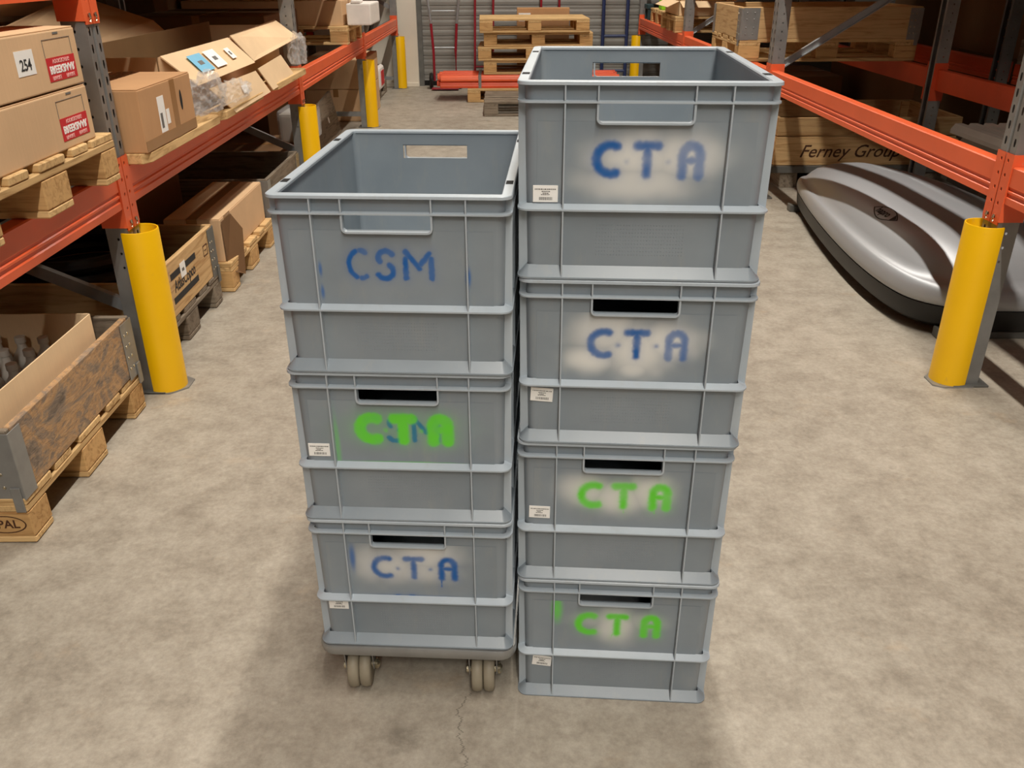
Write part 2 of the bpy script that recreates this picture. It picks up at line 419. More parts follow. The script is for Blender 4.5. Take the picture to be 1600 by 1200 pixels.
# spray stencils
BL = np.array(s2l((.0, .36, .66))); GR = np.array(s2l((.40, .86, .20))); WS = np.array(s2l((.91, .91, .89)))
def arcp(cx, cz, rx, rz, a0, a1, n=14):
    return [(cx + rx * math.cos(math.radians(a0 + (a1 - a0) * k / n)), cz + rz * math.sin(math.radians(a0 + (a1 - a0) * k / n))) for k in range(n + 1)]
def glyphs(dx=0, dz=0, k=1.0, w=.0062, dots=True, op=(1, 1, 1), soft=.0018, dotop=.8):
    """stencilled C . T . A; strokes = (polyline, halfwidth, softness, opacity)"""
    X = lambda P: [(p[0] + dx, p[1] + dz) for p in P]
    g = [(X(arcp(.147, .195, .0225, .0225, 68, 292)), w, soft, op[0]),
         (X([(.188, .2165), (.219, .2165)]), w, soft, op[1]), (X([(.2035, .214), (.2035, .172)]), w * .95, soft, op[1]),
         (X([(.2585, .171), (.2585, .200)] + arcp(.2715, .203, .013, .014, 180, 0, 8) + [(.2845, .200), (.2845, .171)]), w * 1.05, soft, op[2]),
         (X([(.2600, .1945), (.2830, .1945)]), w * .8, soft, op[2])]
    if dots: g += [(X([(.1715, .192), (.1720, .192)]), .0028, soft * 1.4, dotop), (X([(.2365, .192), (.2370, .192)]), .0028, soft * 1.4, dotop)]
    return g
def CSM():
    w, s = .0050, .0013
    return [(arcp(.150, .195, .022, .025, 118, 242), w, s, .95), (arcp(.147, .195, .018, .024, 60, 88), w * .9, s, .8), (arcp(.147, .195, .018, .024, 272, 300), w * .9, s, .8),
            (arcp(.190, .207, .0125, .0115, 30, 215), w, s, .9), (arcp(.188, .183, .0135, .0125, -150, 55), w * 1.05, s, .95),
            ([(.2225, .205), (.2225, .172)], w, s, .95), ([(.224, .217), (.245, .189)], w, s, .95), ([(.248, .196), (.263, .215)], w, s, .9), ([(.2655, .206), (.2655, .172)], w, s, .9)]
def dist_poly(U, Z, P):
    d = np.full(U.shape, 9.)
    for (a, b), (c, e) in zip(P[:-1], P[1:]):
        vx, vz = c - a, e - b; L = max(vx * vx + vz * vz, 1e-12)
        t = np.clip(((U - a) * vx + (Z - b) * vz) / L, 0, 1)
        d = np.minimum(d, np.hypot(U - a - t * vx, Z - b - t * vz))
    return d
NU, NZ, U0, U1, Z0, Z1 = 300, 108, .032, .368, .1215, .2525
def vnoise(shape, cells, rng):
    g = rng.random((cells[0] + 2, cells[1] + 2))
    y = np.linspace(0, cells[0], shape[0]); x = np.linspace(0, cells[1], shape[1])
    yi, xi = y.astype(int), x.astype(int); fy, fx = y - yi, x - xi
    fy = (fy * fy * (3 - 2 * fy))[:, None]; fx = (fx * fx * (3 - 2 * fx))[None]
    A = g[yi][:, xi]; B = g[yi][:, xi + 1]; C2 = g[yi + 1][:, xi]; D = g[yi + 1][:, xi + 1]
    return (A * (1 - fx) + B * fx) * (1 - fy) + (C2 * (1 - fx) + D * fx) * fy
def paint_panel(layers, seed):
    rng = np.random.default_rng(seed)
    U, Z = np.meshgrid(np.linspace(U0, U1, NU), np.linspace(Z0, Z1, NZ))
    Y = .0115 + .005 * (1 - Z / CH) - .0006
    V = np.stack([U, Y, Z], -1).reshape(-1, 3)
    idx = np.arange(NU * NZ).reshape(NZ, NU)
    F = np.stack([idx[:-1, :-1], idx[:-1, 1:], idx[1:, 1:], idx[1:, :-1]], -1).reshape(-1, 4)
    me = bpy.data.meshes.new('paint_film')
    me.from_pydata(V.tolist(), [], F.tolist())
    C = np.zeros((NZ, NU, 3)); A = np.zeros((NZ, NU))
    n1 = vnoise((NZ, NU), (7, 16), rng); n2 = vnoise((NZ, NU), (26, 70), rng)
    for kind, col, data in layers:
        if kind == 'blob':      # (u, z, ru, rz, opacity) soft overspray
            a = np.zeros_like(A)
            for u, z, ru, rz, op in data:
                q = ((U - u) / ru) ** 2 + ((Z - z) / rz) ** 2
                a = np.maximum(a, op * np.exp(-q ** 1.5 * (.7 + .6 * n1)))
        else:
            a = np.zeros_like(A)
            for P, w, s, op in data:
                d = dist_poly(U, Z, P) + (n2 - .5) * .0016 + (n1 - .5) * .0012
                core = 1 / (1 + np.exp(np.clip((d - w) / (s * .55), -40, 40)))
                halo = .22 * np.exp(-np.clip(d - w, 0, 1) / .006)
                a = np.maximum(a, op * np.maximum(core * (.96 + .25 * (n1 - .4)), halo * (d > w)))
            a = np.clip(a, 0, 1)
        na = a + A * (1 - a)
        C = (C * (A * (1 - a))[..., None] + col * a[..., None]) / np.maximum(na, 1e-6)[..., None]; A = na
    at = me.color_attributes.new('paint', 'FLOAT_COLOR', 'POINT')
    at.data.foreach_set('color', np.concatenate([C, A[..., None]], -1).astype(np.float32).ravel())
    return me
def sticker(parent, u, z, rot=0, w=.040, h=.027):
    y = .0115 + .005 * (1 - z / CH) - .0016
    s = part('sticker', bxm(w, .0008, h, .0003, WHITE), WHITE, parent, (u, y, z), (0, rot, 0), 'white barcode sticker')
    mb = MB(); r = random.Random(int(u * 1e4) + int(z * 1e4))
    def bar(x0, x1, z0, z1): mb.box(x0, x1, -.0007, -.0004, z0, z1)
    x = -.017
    while x < .017:
        l = r.uniform(.001, .0034); bar(x, min(x + l, .0175), .0065, .0082); x += l + r.uniform(.0005, .0011)
    for z0, a, b in ((.0030, -.006, .007), (.0002, -.0045, .003), (-.0020, -.007, .006)):
        x = a
        while x < b:
            l = r.uniform(.0012, .003); bar(x, x + l, z0, z0 + .0014); x += l + .0006
    x = -.010
    while x < .012:
        l = r.uniform(.0003, .0011); bar(x, x + l, -.0100, -.0052); x += l + r.uniform(.0003, .001)
    part('print', mb.mesh('print'), INKG, s)
def crate(loc, yaw, label, layers, st, seed, slots=False):
    t = thing('storage_crate', label, 'crate', loc, yaw, 'stacked grey storage crates')
    part('body', M_body, CRATE, t); part('rim', M_rim, EDGE, t)
    for m, mm in ((M_rib2, EDGE), (M_rib3, EDGE), (M_skirt, CRATE)): part('horizontal_rib', m, mm, t)
    for flip in (0, 1):
        T = ((0, 0, 0), (0, 0, 0)) if not flip else ((CW, CL, 0), (0, 0, PI))
        for du in (0, .2515): part('vertical_rib', VR['front_pair'], EDGE, t, (du, 0, 0) if not flip else (CW - du, CL, 0), T[1])
        for du in (0, .146): part('vertical_rib', VR['short'], EDGE, t, (du, 0, 0) if not flip else (CW - du, CL, 0), T[1])
        part('handle_frame', M_hf, EDGE, t, T[0], T[1])
        for v in (.03, .12, .21, .30, .39, .48, .57):
            part('vertical_rib', VR['side'], EDGE, t, (0, v, 0) if not flip else (CW, v, 0), (0, 0, 0) if not flip else (0, 0, PI))
    part('raised_dots', M_dots, CRATE, t)['kind'] = 'stuff'
    if layers is not None: part('painted_panel', paint_panel(layers, seed), CRATEP, t, label='spray painted front panel')
    if st: sticker(t, *st)
    if slots:
        for x in (.0095, CW - .0095):
            for v in (.10, .47): part('rim_slot', M_slot, DARK, t, (x, v, CH - .0001), (0, 0, 0), 'dark slot')
    return t
PR, YR = (.0235, 1.3523), -.0794
PL, YL = (-.3852, 1.3599), -.0649
HS = .3130; DZ = .1424
rs = []
jit = [(.0, .0, 0), (-.0015, .001, .002), (.0015, -.001, -.002), (-.001, .0, .001)]
def at(base, yaw, k, z):
    dx, dy, da = jit[k]
    return (base[0] + dx, base[1] + dy, z), yaw + da
# right-hand stack, from the floor up
l, y = at(PR, YR, 0, 0.0)
crate(l, y, 'grey crate with green CTA and green smudge, on the floor under the right stack',
      [('blob', WS, [(.20, .192, .04, .045, .8), (.165, .205, .05, .022, .35), (.25, .205, .05, .022, .35)]),
       ('blob', GR, [(.080, .232, .010, .034, .75)]),
       ('stroke', GR, glyphs(w=.0080, dots=False, soft=.003) + [([(.195, .17), (.193, .160)], .001, .001, .7)])], (.051, .089, .10), 1)
l, y = at(PR, YR, 1, HS)
crate(l, y, 'grey crate with dripping green CTA, second from the floor in the right stack',
      [('blob', WS, [(.13, .205, .05, .035, .75), (.19, .190, .05, .035, .85), (.25, .205, .04, .035, .85)]),
       ('stroke', GR, glyphs(w=.0082, dots=False, soft=.0032, dx=-.002) + [([(.203, .172), (.203, .158)], .0009, .001, .7), ([(.262, .172), (.261, .158)], .0009, .001, .7)])], (.0435, .153, .02), 2)
l, y = at(PR, YR, 2, 2 * HS)
crate(l, y, 'grey crate with blue CTA on a cloudy white patch, second from the right stack top',
      [('blob', WS, [(.125, .165, .045, .025, .95), (.15, .215, .06, .035, .85), (.205, .185, .06, .05, .95), (.25, .2, .06, .035, .95), (.20, .15, .03, .02, .8)]),
       ('stroke', BL, glyphs(w=.0070, op=(.95, 1, .75), soft=.0026))], (.0415, .093, .06), 3)
l, y = at(PR, YR, 3, 3 * HS)
crate(l, y, 'open grey crate with blue CTA on white overspray, topmost of the right stack',
      [('blob', WS, [(.14, .195, .04, .035, .45), (.19, .20, .07, .035, .9), (.26, .2, .065, .035, .85), (.19, .16, .09, .03, .75), (.3, .2, .03, .03, .4)]),
       ('stroke', BL, glyphs(w=.0078, op=(1, .85, .72), soft=.0028, dotop=.35))], (.0455, .140, .0), 4, True)
# left-hand stack, on the dolly
l, y = at(PL, YL, 0, DZ)
crate(l, y, 'grey crate with blue CTA and a paint run, resting on the wheeled dolly',
      [('blob', WS, [(.12, .20, .035, .04, .6), (.16, .2, .05, .04, .7), (.225, .225, .07, .035, .8), (.21, .19, .08, .03, .6)]),
       ('blob', BL, [(.083, .215, .006, .03, .75), (.20, .123, .08, .004, .35)]),
       ('stroke', BL, glyphs(w=.0066, op=(.9, .9, 1), soft=.0026) + [([(.258, .172), (.2575, .150)], .0014, .0008, .95), ([(.165, .1235), (.170, .1235)], .0025, .0015, .9), ([(.193, .1235), (.199, .1235)], .003, .0015, .9)])], (.0445, .0985, .0), 5)
l, y = at(PL, YL, 1, DZ + HS)
crate(l, y, 'grey crate with green CTA over older blue letters, middle of the left stack',
      [('stroke', BL, CSM()),
       ('blob', GR, [(.20, .197, .12, .045, .12), (.078, .16, .006, .06, .4), (.2, .122, .11, .004, .6)]),
       ('stroke', GR, glyphs(w=.0112, dots=True, soft=.0026, dx=-.001))], (.0435, .148, .0), 6)
l, y = at(PL, YL, 2, DZ + 2 * HS)
crate(l, y, 'open grey crate with thin blue CSM stencil, topmost of the left stack',
      [('blob', BL, [(.079, .185, .003, .012, .7), (.079, .146, .003, .012, .7), (.326, .175, .005, .016, .85)]),
       ('stroke', BL, CSM())], None, 7, True)

# dolly
def dolly():
    t = thing('wheeled_dolly', 'aluminium transport dolly on beige castors under the left crate stack', 'dolly', (PL[0], PL[1], 0), YL)
    mb = MB(); R = .03
    def dr(i, z, wav=0):
        P = ring(i, max(R - i, .004), z, (.13, .27)); return [(x, yy, zz + (wav if (.12 < x < .28) else 0)) for x, yy, zz in P]
    prof = [(-.004, .119, 0), (-.006, .124, 0), (-.006, .136, .001), (-.0035, .1405, .0012), (.012, .1405, .001), (.012, .119, 0)]
    for i, z, w in prof: mb.v += dr(i, z, w)
    m = len(prof)
    for a in range(m):
        b = (a + 1) % m
        for j in range(NR): mb.f.append((a * NR + j, a * NR + (j + 1) % NR, b * NR + (j + 1) % NR, b * NR + j))
    part('frame', mb.mesh('dolly_frame', smooth=True), GALV, t)
    bpart('cross_bar', .012, CW - .012, .06, .13, .121, .139, ALU, t); bpart('cross_bar', .012, CW - .012, .47, .54, .121, .139, ALU, t)
    wm = MB().lathe([(.012, -.011), (.040, -.012), (.0455, -.009), (.0475, 0), (.0455, .009), (.040, .012), (.012, .011)], 28, axis='x').mesh('wheel', smooth=True, ang=50)
    fm = MB()
    for sx in (-1, 1):
        fm.prism([(-.012, -.012), (.012, -.012), (.026, .05), (-.026, .05)], 'x', sx * .029 - .0012, sx * .029 + .0012)
    fm.box(-.030, .030, -.026, .026, .048, .052)
    fm.box(-.034, .034, -.034, .034, .0605, .064)
    fm.add(*_lathe_raw([(.018, .052), (.018, .0605)], 16))
    fmm = fm.mesh('fork', smooth=True)
    am = MB().lathe([(.008, -.036), (.008, .036)], 10, axis='x').lathe([(.011, .031), (.012, .036), (.006, .041)], 14, axis='x').mesh('axle', smooth=True)
    for (x, yy, a) in ((.068, .045, .10), (.334, .045, .06), (.068, .545, .4), (.334, .545, -.2)):
        c = part('fork', fmm, GALV, t, (x, yy, .0545), (0, 0, a))
        # the castor's fork carries twin wheels and its axle
        for sx in (-.0125, .0125): part('wheel', wm, WHEEL, c, (sx, 0, -.007))
        part('axle', am, SCREW, c, (0, 0, -.007))
    return t
def _lathe_raw(prof, n):
    q = MB().lathe(prof, n); return q.v, q.f
dolly()

# ------------------------------------------------------------------ pallet racking
PY = [.07, 2.87, 5.67, 8.47, 11.27]
XL, XR = -1.26, 1.68           # aisle faces of the two rows of uprights
ORD = ['', 'nearest', 'second', 'third', 'fourth']
def post_mesh(H=4.2, z_detail=1.75, x_in=.075, w=.092):
    """perforated channel; aisle face at x=0 looking to +x, body runs to -x_in"""
    mb = MB(); h = w / 2; g = .010
    pitch = .05
    def strip(fn, u0, u1, z0, z1, hu, hz, sk=0):
        n = int((z1 - z0) / pitch)
        for i in range(n):
            a = z0 + i * pitch; b = a + pitch; cu, cz = (u0 + u1) / 2, (a + b) / 2
            out = [(u0, a), (cu, a), (u1, a), (u1, cz), (u1, b), (cu, b), (u0, b), (u0, cz)]
            inn = [(cu - hu * .6, cz - hz), (cu, cz - hz * 1.1), (cu + hu * .6, cz - hz), (cu + hu, cz), (cu + hu * .8, cz + hz), (cu, cz + hz * 1.1), (cu - hu * .8, cz + hz), (cu - hu, cz)]
            mb.add([fn(*p) for p in out] + [fn(*p) for p in inn], [(k, (k + 1) % 8, 8 + (k + 1) % 8, 8 + k) for k in range(8)])
    def quad(fn, u0, u1, z0, z1): mb.add([fn(u0, z0), fn(u1, z0), fn(u1, z1), fn(u0, z1)], [(0, 1, 2, 3)])
    z0, z1 = .45, .45 + pitch * int((z_detail - .45) / pitch)
    A = lambda u, z: (0, u, z); B = lambda u, z: (-.006, u, z)
    for s in (-1, 1):
        Sd = lambda u, z, s=s: (-u, s * h, z)
        a, b = (g, h) if s > 0 else (-h, -g)
        strip(A, a, b, z0, z1, .006, .012); quad(A, a, b, 0, z0); quad(A, a, b, z1, H)
        strip(Sd, .0, x_in, z0, z1, .004, .004); quad(Sd, 0, x_in, 0, z0); quad(Sd, 0, x_in, z1, H)
        mb.add([(0, s * g, 0), (-.008, s * g * .5, 0), (-.008, s * g * .5, H), (0, s * g, H)], [(0, 1, 2, 3)])
        mb.add([(-x_in, s * h, 0), (-x_in, s * (h - .02), 0), (-x_in, s * (h - .02), H), (-x_in, s * h, H)], [(0, 1, 2, 3)])
    mb.add([(-.008, -g * .5, 0), (-.008, g * .5, 0), (-.008, g * .5, H), (-.008, -g * .5, H)], [(0, 1, 2, 3)])
    me = mb.mesh('post'); return me
M_post = post_mesh()
M_postplain = MB().prism([(0, -.046), (0, -.010), (-.008, -.006), (-.008, .006), (0, .010), (0, .046), (-.075, .046), (-.075, .030), (-.072, .030), (-.072, .043), (-.003, .043), (-.003, -.043), (-.072, -.043), (-.072, -.030), (-.075, -.030), (-.075, -.046)], 'z', 0, 4.2).mesh('post_plain')
def brace_mesh(p, q, w=.042, d=.012):
    p, q = Vector(p), Vector(q); u = (q - p).normalized(); s = Vector((0, 1, 0)); n = u.cross(s)
    mb = MB(); V = []
    for e in (p, q):
        for a, b in ((-w / 2, -d), (-w / 2, d), (-w / 2 + .004, d), (-w / 2 + .004, -d + .004), (w / 2 - .004, -d + .004), (w / 2 - .004, d), (w / 2, d), (w / 2, -d)):
            V.append(e + n * a + s * b)
    mb.add(V, [(i, (i + 1) % 8, 8 + (i + 1) % 8, 8 + i) for i in range(8)] + [tuple(range(8))[::-1], tuple(range(8, 16))])
    return mb.mesh('brace')
def frame(x, sgn, yy, label, braces, depth=1.1, detail=True):
    """sgn=+1: frame whose aisle face looks to +x (left row)"""
    t = thing('upright_frame', label, 'rack frame', (x, yy, 0), 0 if sgn > 0 else PI, 'pallet rack upright frames')
    part('post', M_post if detail else M_postplain, GALV, t)
    part('post', M_post, GALV, t, (-depth, 0, 0), (0, 0, PI))
    part('base_plate', bxm(.13, .14, .008, .001, GALVD), GALVD, t, (-.04, 0, .004)); part('base_plate', bxm(.13, .14, .008, .001, GALVD), GALVD, t, (-depth + .04, 0, .004))
    for z0, z1 in braces: part('brace', brace_mesh((-.03, 0, z0), (-depth + .03, 0, z1)), ALU, t)
    return t
LF = [None, 'grey perforated upright frame behind the nearest left yellow guard', 'grey perforated upright frame behind the second left yellow guard', 'grey upright frame behind the third left yellow guard', 'grey upright frame at the white wall on the left']
RF = [None, 'grey perforated upright frame at the right edge behind the yellow guard', 'grey perforated upright frame right of the top crate with a bright diagonal brace', 'grey upright frame behind the far pallets on the right', 'grey upright frame at the far right end by the shutter']
for i in (1, 2, 3, 4):
    frame(XL, 1, PY[i], LF[i], [(.80, .30), (.12, .12), (.30, .78) if i < 3 else (.9, 1.5), (1.5, 2.2)])
    frame(XR, -1, PY[i], RF[i], [(.80, 1.45), (.76, .30), (1.55, 2.2)])
# beams
def beam_body(L):
    mb = MB()   # cross-section in (depth, z); aisle face at depth 0
    P = [(0, 0), (0, .022), (-.005, .026), (-.005, .034), (0, .038), (0, .044), (-.005, .048), (-.005, .054), (.0, .058), (.0, .118), (-.004, .122), (-.046, .122), (-.05, .118), (-.05, 0)]
    mb.prism(P, 'y', -L / 2, L / 2); return mb.mesh('beam_body', smooth=True, ang=20)
BL_ = 2.8 - .11
M_beam = beam_body(BL_)
def conn_mesh():
    """end connector: slotted plate on the post's aisle face plus a cheek on the beam's end"""
    mb = MB(); t = .003; pitch = .05; z0 = -.075; n = 5
    for i in range(n):
        a, b = z0 + i * .047, z0 + (i + 1) * .047; u0, u1 = .004, .050; cu, cz = (u0 + u1) / 2 - .006, (a + b) / 2
        out = [(u0, a), (cu, a), (u1, a), (u1, cz), (u1, b), (cu, b), (u0, b), (u0, cz)]
        r = .0045; inn = [(cu - r, cz - r), (cu, cz - r * 1.5), (cu + r, cz - r), (cu + r * 1.2, cz), (cu + r, cz + r), (cu, cz + r * 1.5), (cu - r, cz + r), (cu - r * 1.2, cz)]
        for x in (0.0, t): mb.add([(x, u, z) for u, z in out] + [(x, u, z) for u, z in inn], [(k, (k + 1) % 8, 8 + (k + 1) % 8, 8 + k) for k in range(8)])
        k0 = len(mb.v) - 32
        for k in range(8): mb.f.append((k0 + 8 + k, k0 + 8 + (k + 1) % 8, k0 + 24 + (k + 1) % 8, k0 + 24 + k))
    z1 = z0 + n * .047
    mb.box(0, t, .0035, .0045, z0, z1)
    mb.box(-.082, t, .0495, .0525, z0 + .01, z1)     # cheek
    return mb.mesh('connector')
M_conn = conn_mesh(); M_connf = M_conn.copy(); M_connf.transform(Matrix.Scale(-1, 4, (0, 1, 0))); M_connf.flip_normals()
M_clip = MB().tube([(.006, 0, -.012), (.008, 0, 0), (.006, 0, .012)], .004, 8).mesh('clip', smooth=True)
def beam(x, sgn, bay, z, label, m=ORANGE, rear=False):
    yc = (PY[bay] + PY[bay + 1]) / 2
    t = thing('rack_beam', label, 'rack beam', (x, yc, z), 0 if sgn > 0 else PI, 'orange pallet rack beams')
    part('beam', M_beam, m, t, (0 if not rear else -.004, 0, 0))
    # connectors sit on the faces of the two uprights
    e = 2.8 / 2
    a = part('end_connector', M_conn, m, t, (.001, -e, 0)); b = part('end_connector', M_connf, m, t, (.001, e, 0))
    for c, s in ((a, 1), (b, -1)): part('safety_clip', M_clip, SCREW, c, (0, s * .022, -.055))
    return t
bn = ['frame edge', 'nearest', 'middle', 'farthest']
for side, x, s in (('left', XL, 1), ('right', XR, -1)):
    for bay in range(4):
        for z, ln in ((.680, 'lower'), (1.320, 'upper')) + (((1.96, 'top'),) if side == 'right' else ()):
            where = {0: 'running from the %s edge of the photo to the nearest yellow guard' % side, 1: 'between the nearest and second yellow guards', 2: 'between the second and third yellow guards', 3: 'between the third yellow guard and the far end'}[bay]
            beam(x, s, bay, z, 'orange %s level beam on the %s side %s' % (ln, side, where))
        beam(x - s * 1.1, -s, bay, .680, 'shade-toned orange rear beam at the back of the %s rack, %s' % (side, ['beside the camera', 'nearest bay beyond the first guard', 'middle bay', 'far bay'][bay]), ORANGE_DIM, True)
# row of racks standing back to back on the right
for i in (1, 2, 3):
    frame(XR + 1.30, 1, PY[i] + .55, 'dim grey frame of the back-to-back rack on the right, %s from the camera' % ORD[i], [(.3, .9), (.9, 1.5)], detail=False) if False else None
def guard_mesh():
    """U-shaped column guard open to the rear (towards -x)"""
    mb = MB(); n = 22; H = .60; r, t = .069, .006
    prof = []
    a0 = math.radians(118)
    P = [(r * math.cos(-a0 + 2 * a0 * k / n), r * math.sin(-a0 + 2 * a0 * k / n)) for k in range(n + 1)]
    Q = [((r - t) * math.cos(-a0 + 2 * a0 * k / n), (r - t) * math.sin(-a0 + 2 * a0 * k / n)) for k in range(n + 1)]
    poly = P + Q[::-1]; m = len(poly)
    zs = [0.004, H - .003, H]
    for z in zs:
        for k, (x, y) in enumerate(poly):
            f = 1 if z < H else (.985 if k <= n else 1.02)
            mb.v.append((x * f, y * f, z))
    for a in range(2):
        for k in range(m): mb.f.append((a * m + k, a * m + (k + 1) % m, (a + 1) * m + (k + 1) % m, (a + 1) * m + k))
    for a in (0, 2):
        for k in range(n): mb.f.append((a * m + k, a * m + k + 1, a * m + m - 2 - k, a * m + m - 1 - k))
    return mb.mesh('guard', smooth=True)
M_guard = guard_mesh()
GL = {('l', 1): 'yellow upright guard nearest the camera on the left', ('l', 2): 'yellow upright guard just left of the top of the left crate stack', ('l', 3): 'yellow upright guard beside the grey-brown cartons on the far left', ('l', 4): 'yellow upright guard in front of the white wall',
      ('r', 1): 'scuffed yellow upright guard nearest the camera on the right', ('r', 2): 'yellow upright guard hidden behind the right crate stack', ('r', 3): 'yellow upright guard third along on the right', ('r', 4): 'yellow upright guard seen through the top crate handle'}
for i in (1, 2, 3, 4):
    for sd, x, s in (('l', XL, 1), ('r', XR, -1)):
        if sd == 'r' and i in (2, 3): pass
        g = thing('column_guard', GL[(sd, i)], 'column guard', (x + s * .012, PY[i], 0), 0 if s > 0 else PI, 'yellow column guards')
        part('shell', M_guard, YELLOW, g)
        part('foot_plate', MB().prism([(-.06, -.07), (.03, -.07), (.082, -.02), (.082, .05), (.05, .072), (-.06, .072)], 'z', 0, .005).mesh('foot'), GALV, g)

# ------------------------------------------------------------------ pallets, collars, cartons
def pallet(loc, rotz, label, old=False, epal=False, group='wooden pallets'):
    t = thing('wooden_pallet', label, 'pallet', loc, rotz, group)
    wx, wy, wb = (GWX, GWY, GWX) if old else (WOODX, WOODY, WOODB)
    r = random.Random(hash(label) % 9999 if False else len(label) * 7 + int(loc[1] * 100))
    for y, w in ((-.3275, .145), (-.175, .10), (0, .145), (.175, .10), (.3275, .145)):
        part('deck_board', bxm(1.2, w, .022, .003, wx), wx, t, (r.uniform(-.003, .003), y, .133 + r.uniform(-.0005, .0005)))
    for x in (-.5275, 0, .5275): part('stringer_board', bxm(.145, .8, .0215, .003, wy), wy, t, (x, 0, .111))
    for x in (-.5275, 0, .5275):
        for y in (-.35, 0, .35):
            b = part('block', bxm(.145, .10 if y else .145, .0775, .003, wb), wb, t, (x, y, .061))
            if epal and x > 0 and y < 0: e_block = b
    for y, w in ((-.35, .10), (0, .145), (.35, .10)): part('bottom_board', bxm(1.2, w, .021, .004, wx), wx, t, (0, y, .0115))
    if epal:
        def ep(bx, rot, loc):
            mb = MB(); n = 28
            for k in range(n):
                a, b = 2 * PI * k / n, 2 * PI * (k + 1) / n
                mb.add([(.058 * math.cos(a), .028 * math.sin(a), 0), (.058 * math.cos(b), .028 * math.sin(b), 0), (.054 * math.cos(b), .025 * math.sin(b), 0), (.054 * math.cos(a), .025 * math.sin(a), 0)], [(0, 1, 2, 3)])
            part('brand_oval', mb.mesh('oval'), BROWNI, bx, loc, rot)
            text('EPAL', .036, BROWNI, bx, loc, rot, bold=.0006)
        ep(e_block, FACE_MY, (0, -.0506, 0))
    return t
def collar(loc, rotz, label, mx, my, h=.195, L=1.2, Wd=.8, hinge=GALV, group='wooden pallet collars', face=None):
    t = thing('pallet_collar', label, 'pallet collar', loc, rotz, group); th = .02
    for s in (-1, 1):
        part('side_board', bxm(L - .004, th, h, .003, mx), mx, t, (0, s * (Wd / 2 - th / 2), h / 2))
        part('end_board', bxm(th, Wd - 2 * th - .002, h, .003, my), (face if face else my) if s > 0 else my, t, (s * (L / 2 - th / 2), 0, h / 2))
    hm = MB().box(-.085, .002, -.0025, 0, -.02, h - .02).box(0, .0025, -.002, .06, -.02, h - .02)
    hm.box(-.03, -.005, -.008, -.0025, -.055, .02)
    hm = hm.mesh('hinge', .0008)
    rv = MB()
    for z in (.02, .06, .1, .14):
        for x in (-.07, -.045): rv.lathe([(.004, -.0045), (.005, -.003)], 8, (x, 0, z), 'y')
    rvm = rv.mesh('rivets')
    for sx, sy, ro in ((1, -1, 0), (1, 1, PI / 2), (-1, 1, PI), (-1, -1, -PI / 2)):
        hh = part('hinge', hm, hinge, t, (sx * (L / 2 + .001), sy * (Wd / 2 + .001), .012), (0, 0, ro)); part('rivets', rvm, SCREW, hh)
    return t
def carton(loc, dims, rotz, label, m=CARD, tape=True, group=None, tilt=(0, 0)):
    sx, sy, sz = dims
    t = thing('carton', label, 'cardboard box', loc, rotz, group); t.rotation_euler = (tilt[0], tilt[1], rotz)
    bm = MB().box(-sx / 2, sx / 2, -sy / 2, sy / 2, 0, sz - .004).mesh('carton_body', .004, seg=2)
    part('body', bm, m, t)
    g = .0015; ax = sx > sy
    for s in (-1, 1):
        if ax: part('flap', bxm(sx - .006, sy / 2 - g - .003, .0035, .001, m), m, t, (0, s * (sy / 4), sz - .002))
        else: part('flap', bxm(sx / 2 - g - .003, sy - .006, .0035, .001, m), m, t, (s * sx / 4, 0, sz - .002))
    if tape:
        if ax:
            part('tape', bxm(sx + .001, .05, .0006, 0, TAPE), TAPE, t, (0, 0, sz + .0003))
            for s in (-1, 1): part('tape', bxm(.0006, .05, .07, 0, TAPE), TAPE, t, (s * (sx / 2 + .0003), 0, sz - .035))
        else:
            part('tape', bxm(.05, sy + .001, .0006, 0, TAPE), TAPE, t, (0, 0, sz + .0003))
            for s in (-1, 1): part('tape', bxm(.05, .0006, .07, 0, TAPE), TAPE, t, (0, s * (sy / 2 + .0003), sz - .035))
    return t
def opencarton(loc, dims, rotz, label, m=CARD, flaps=(60, 60, 60, 60), fl=.18, inner=CARDI):
    """open box; flap angles in degrees from vertical, order -y, +y, -x, +x"""
    sx, sy, sz = dims; th = .004
    t = thing('open_carton', label, 'cardboard box', loc, rotz)
    mb = MB().box(-sx / 2, sx / 2, -sy / 2, sy / 2, 0, th).box(-sx / 2, -sx / 2 + th, -sy / 2, sy / 2, 0, sz).box(sx / 2 - th, sx / 2, -sy / 2, sy / 2, 0, sz)
    mb.box(-sx / 2, sx / 2, -sy / 2, -sy / 2 + th, 0, sz).box(-sx / 2, sx / 2, sy / 2 - th, sy / 2, 0, sz)
    part('body', mb.mesh('open_body'), m, t)
    for k, a in enumerate(flaps):
        if a is None: continue
        L = sx if k < 2 else sy
        fm = MB().prism([(-L / 2 + .004, 0), (L / 2 - .004, 0), (L / 2 - .02, fl), (-L / 2 + .02, fl)], 'y', -.002, .002).mesh('flap')
        rz = (0, PI, -PI / 2, PI / 2)[k]; p = ((0, -sy / 2, sz), (0, sy / 2, sz), (-sx / 2, 0, sz), (sx / 2, 0, sz))[k]
        e = part('flap', fm, m, t, p); e.rotation_euler = (Matrix.Rotation(rz, 3, 'Z') @ Matrix.Rotation(math.radians(a), 3, 'X')).to_euler()
    return t
def paper(parent, w, h, loc, rot, m=WHITE, name='paper_label'): return part(name, bxm(w, h, .0006, 0, m), m, parent, loc, rot)

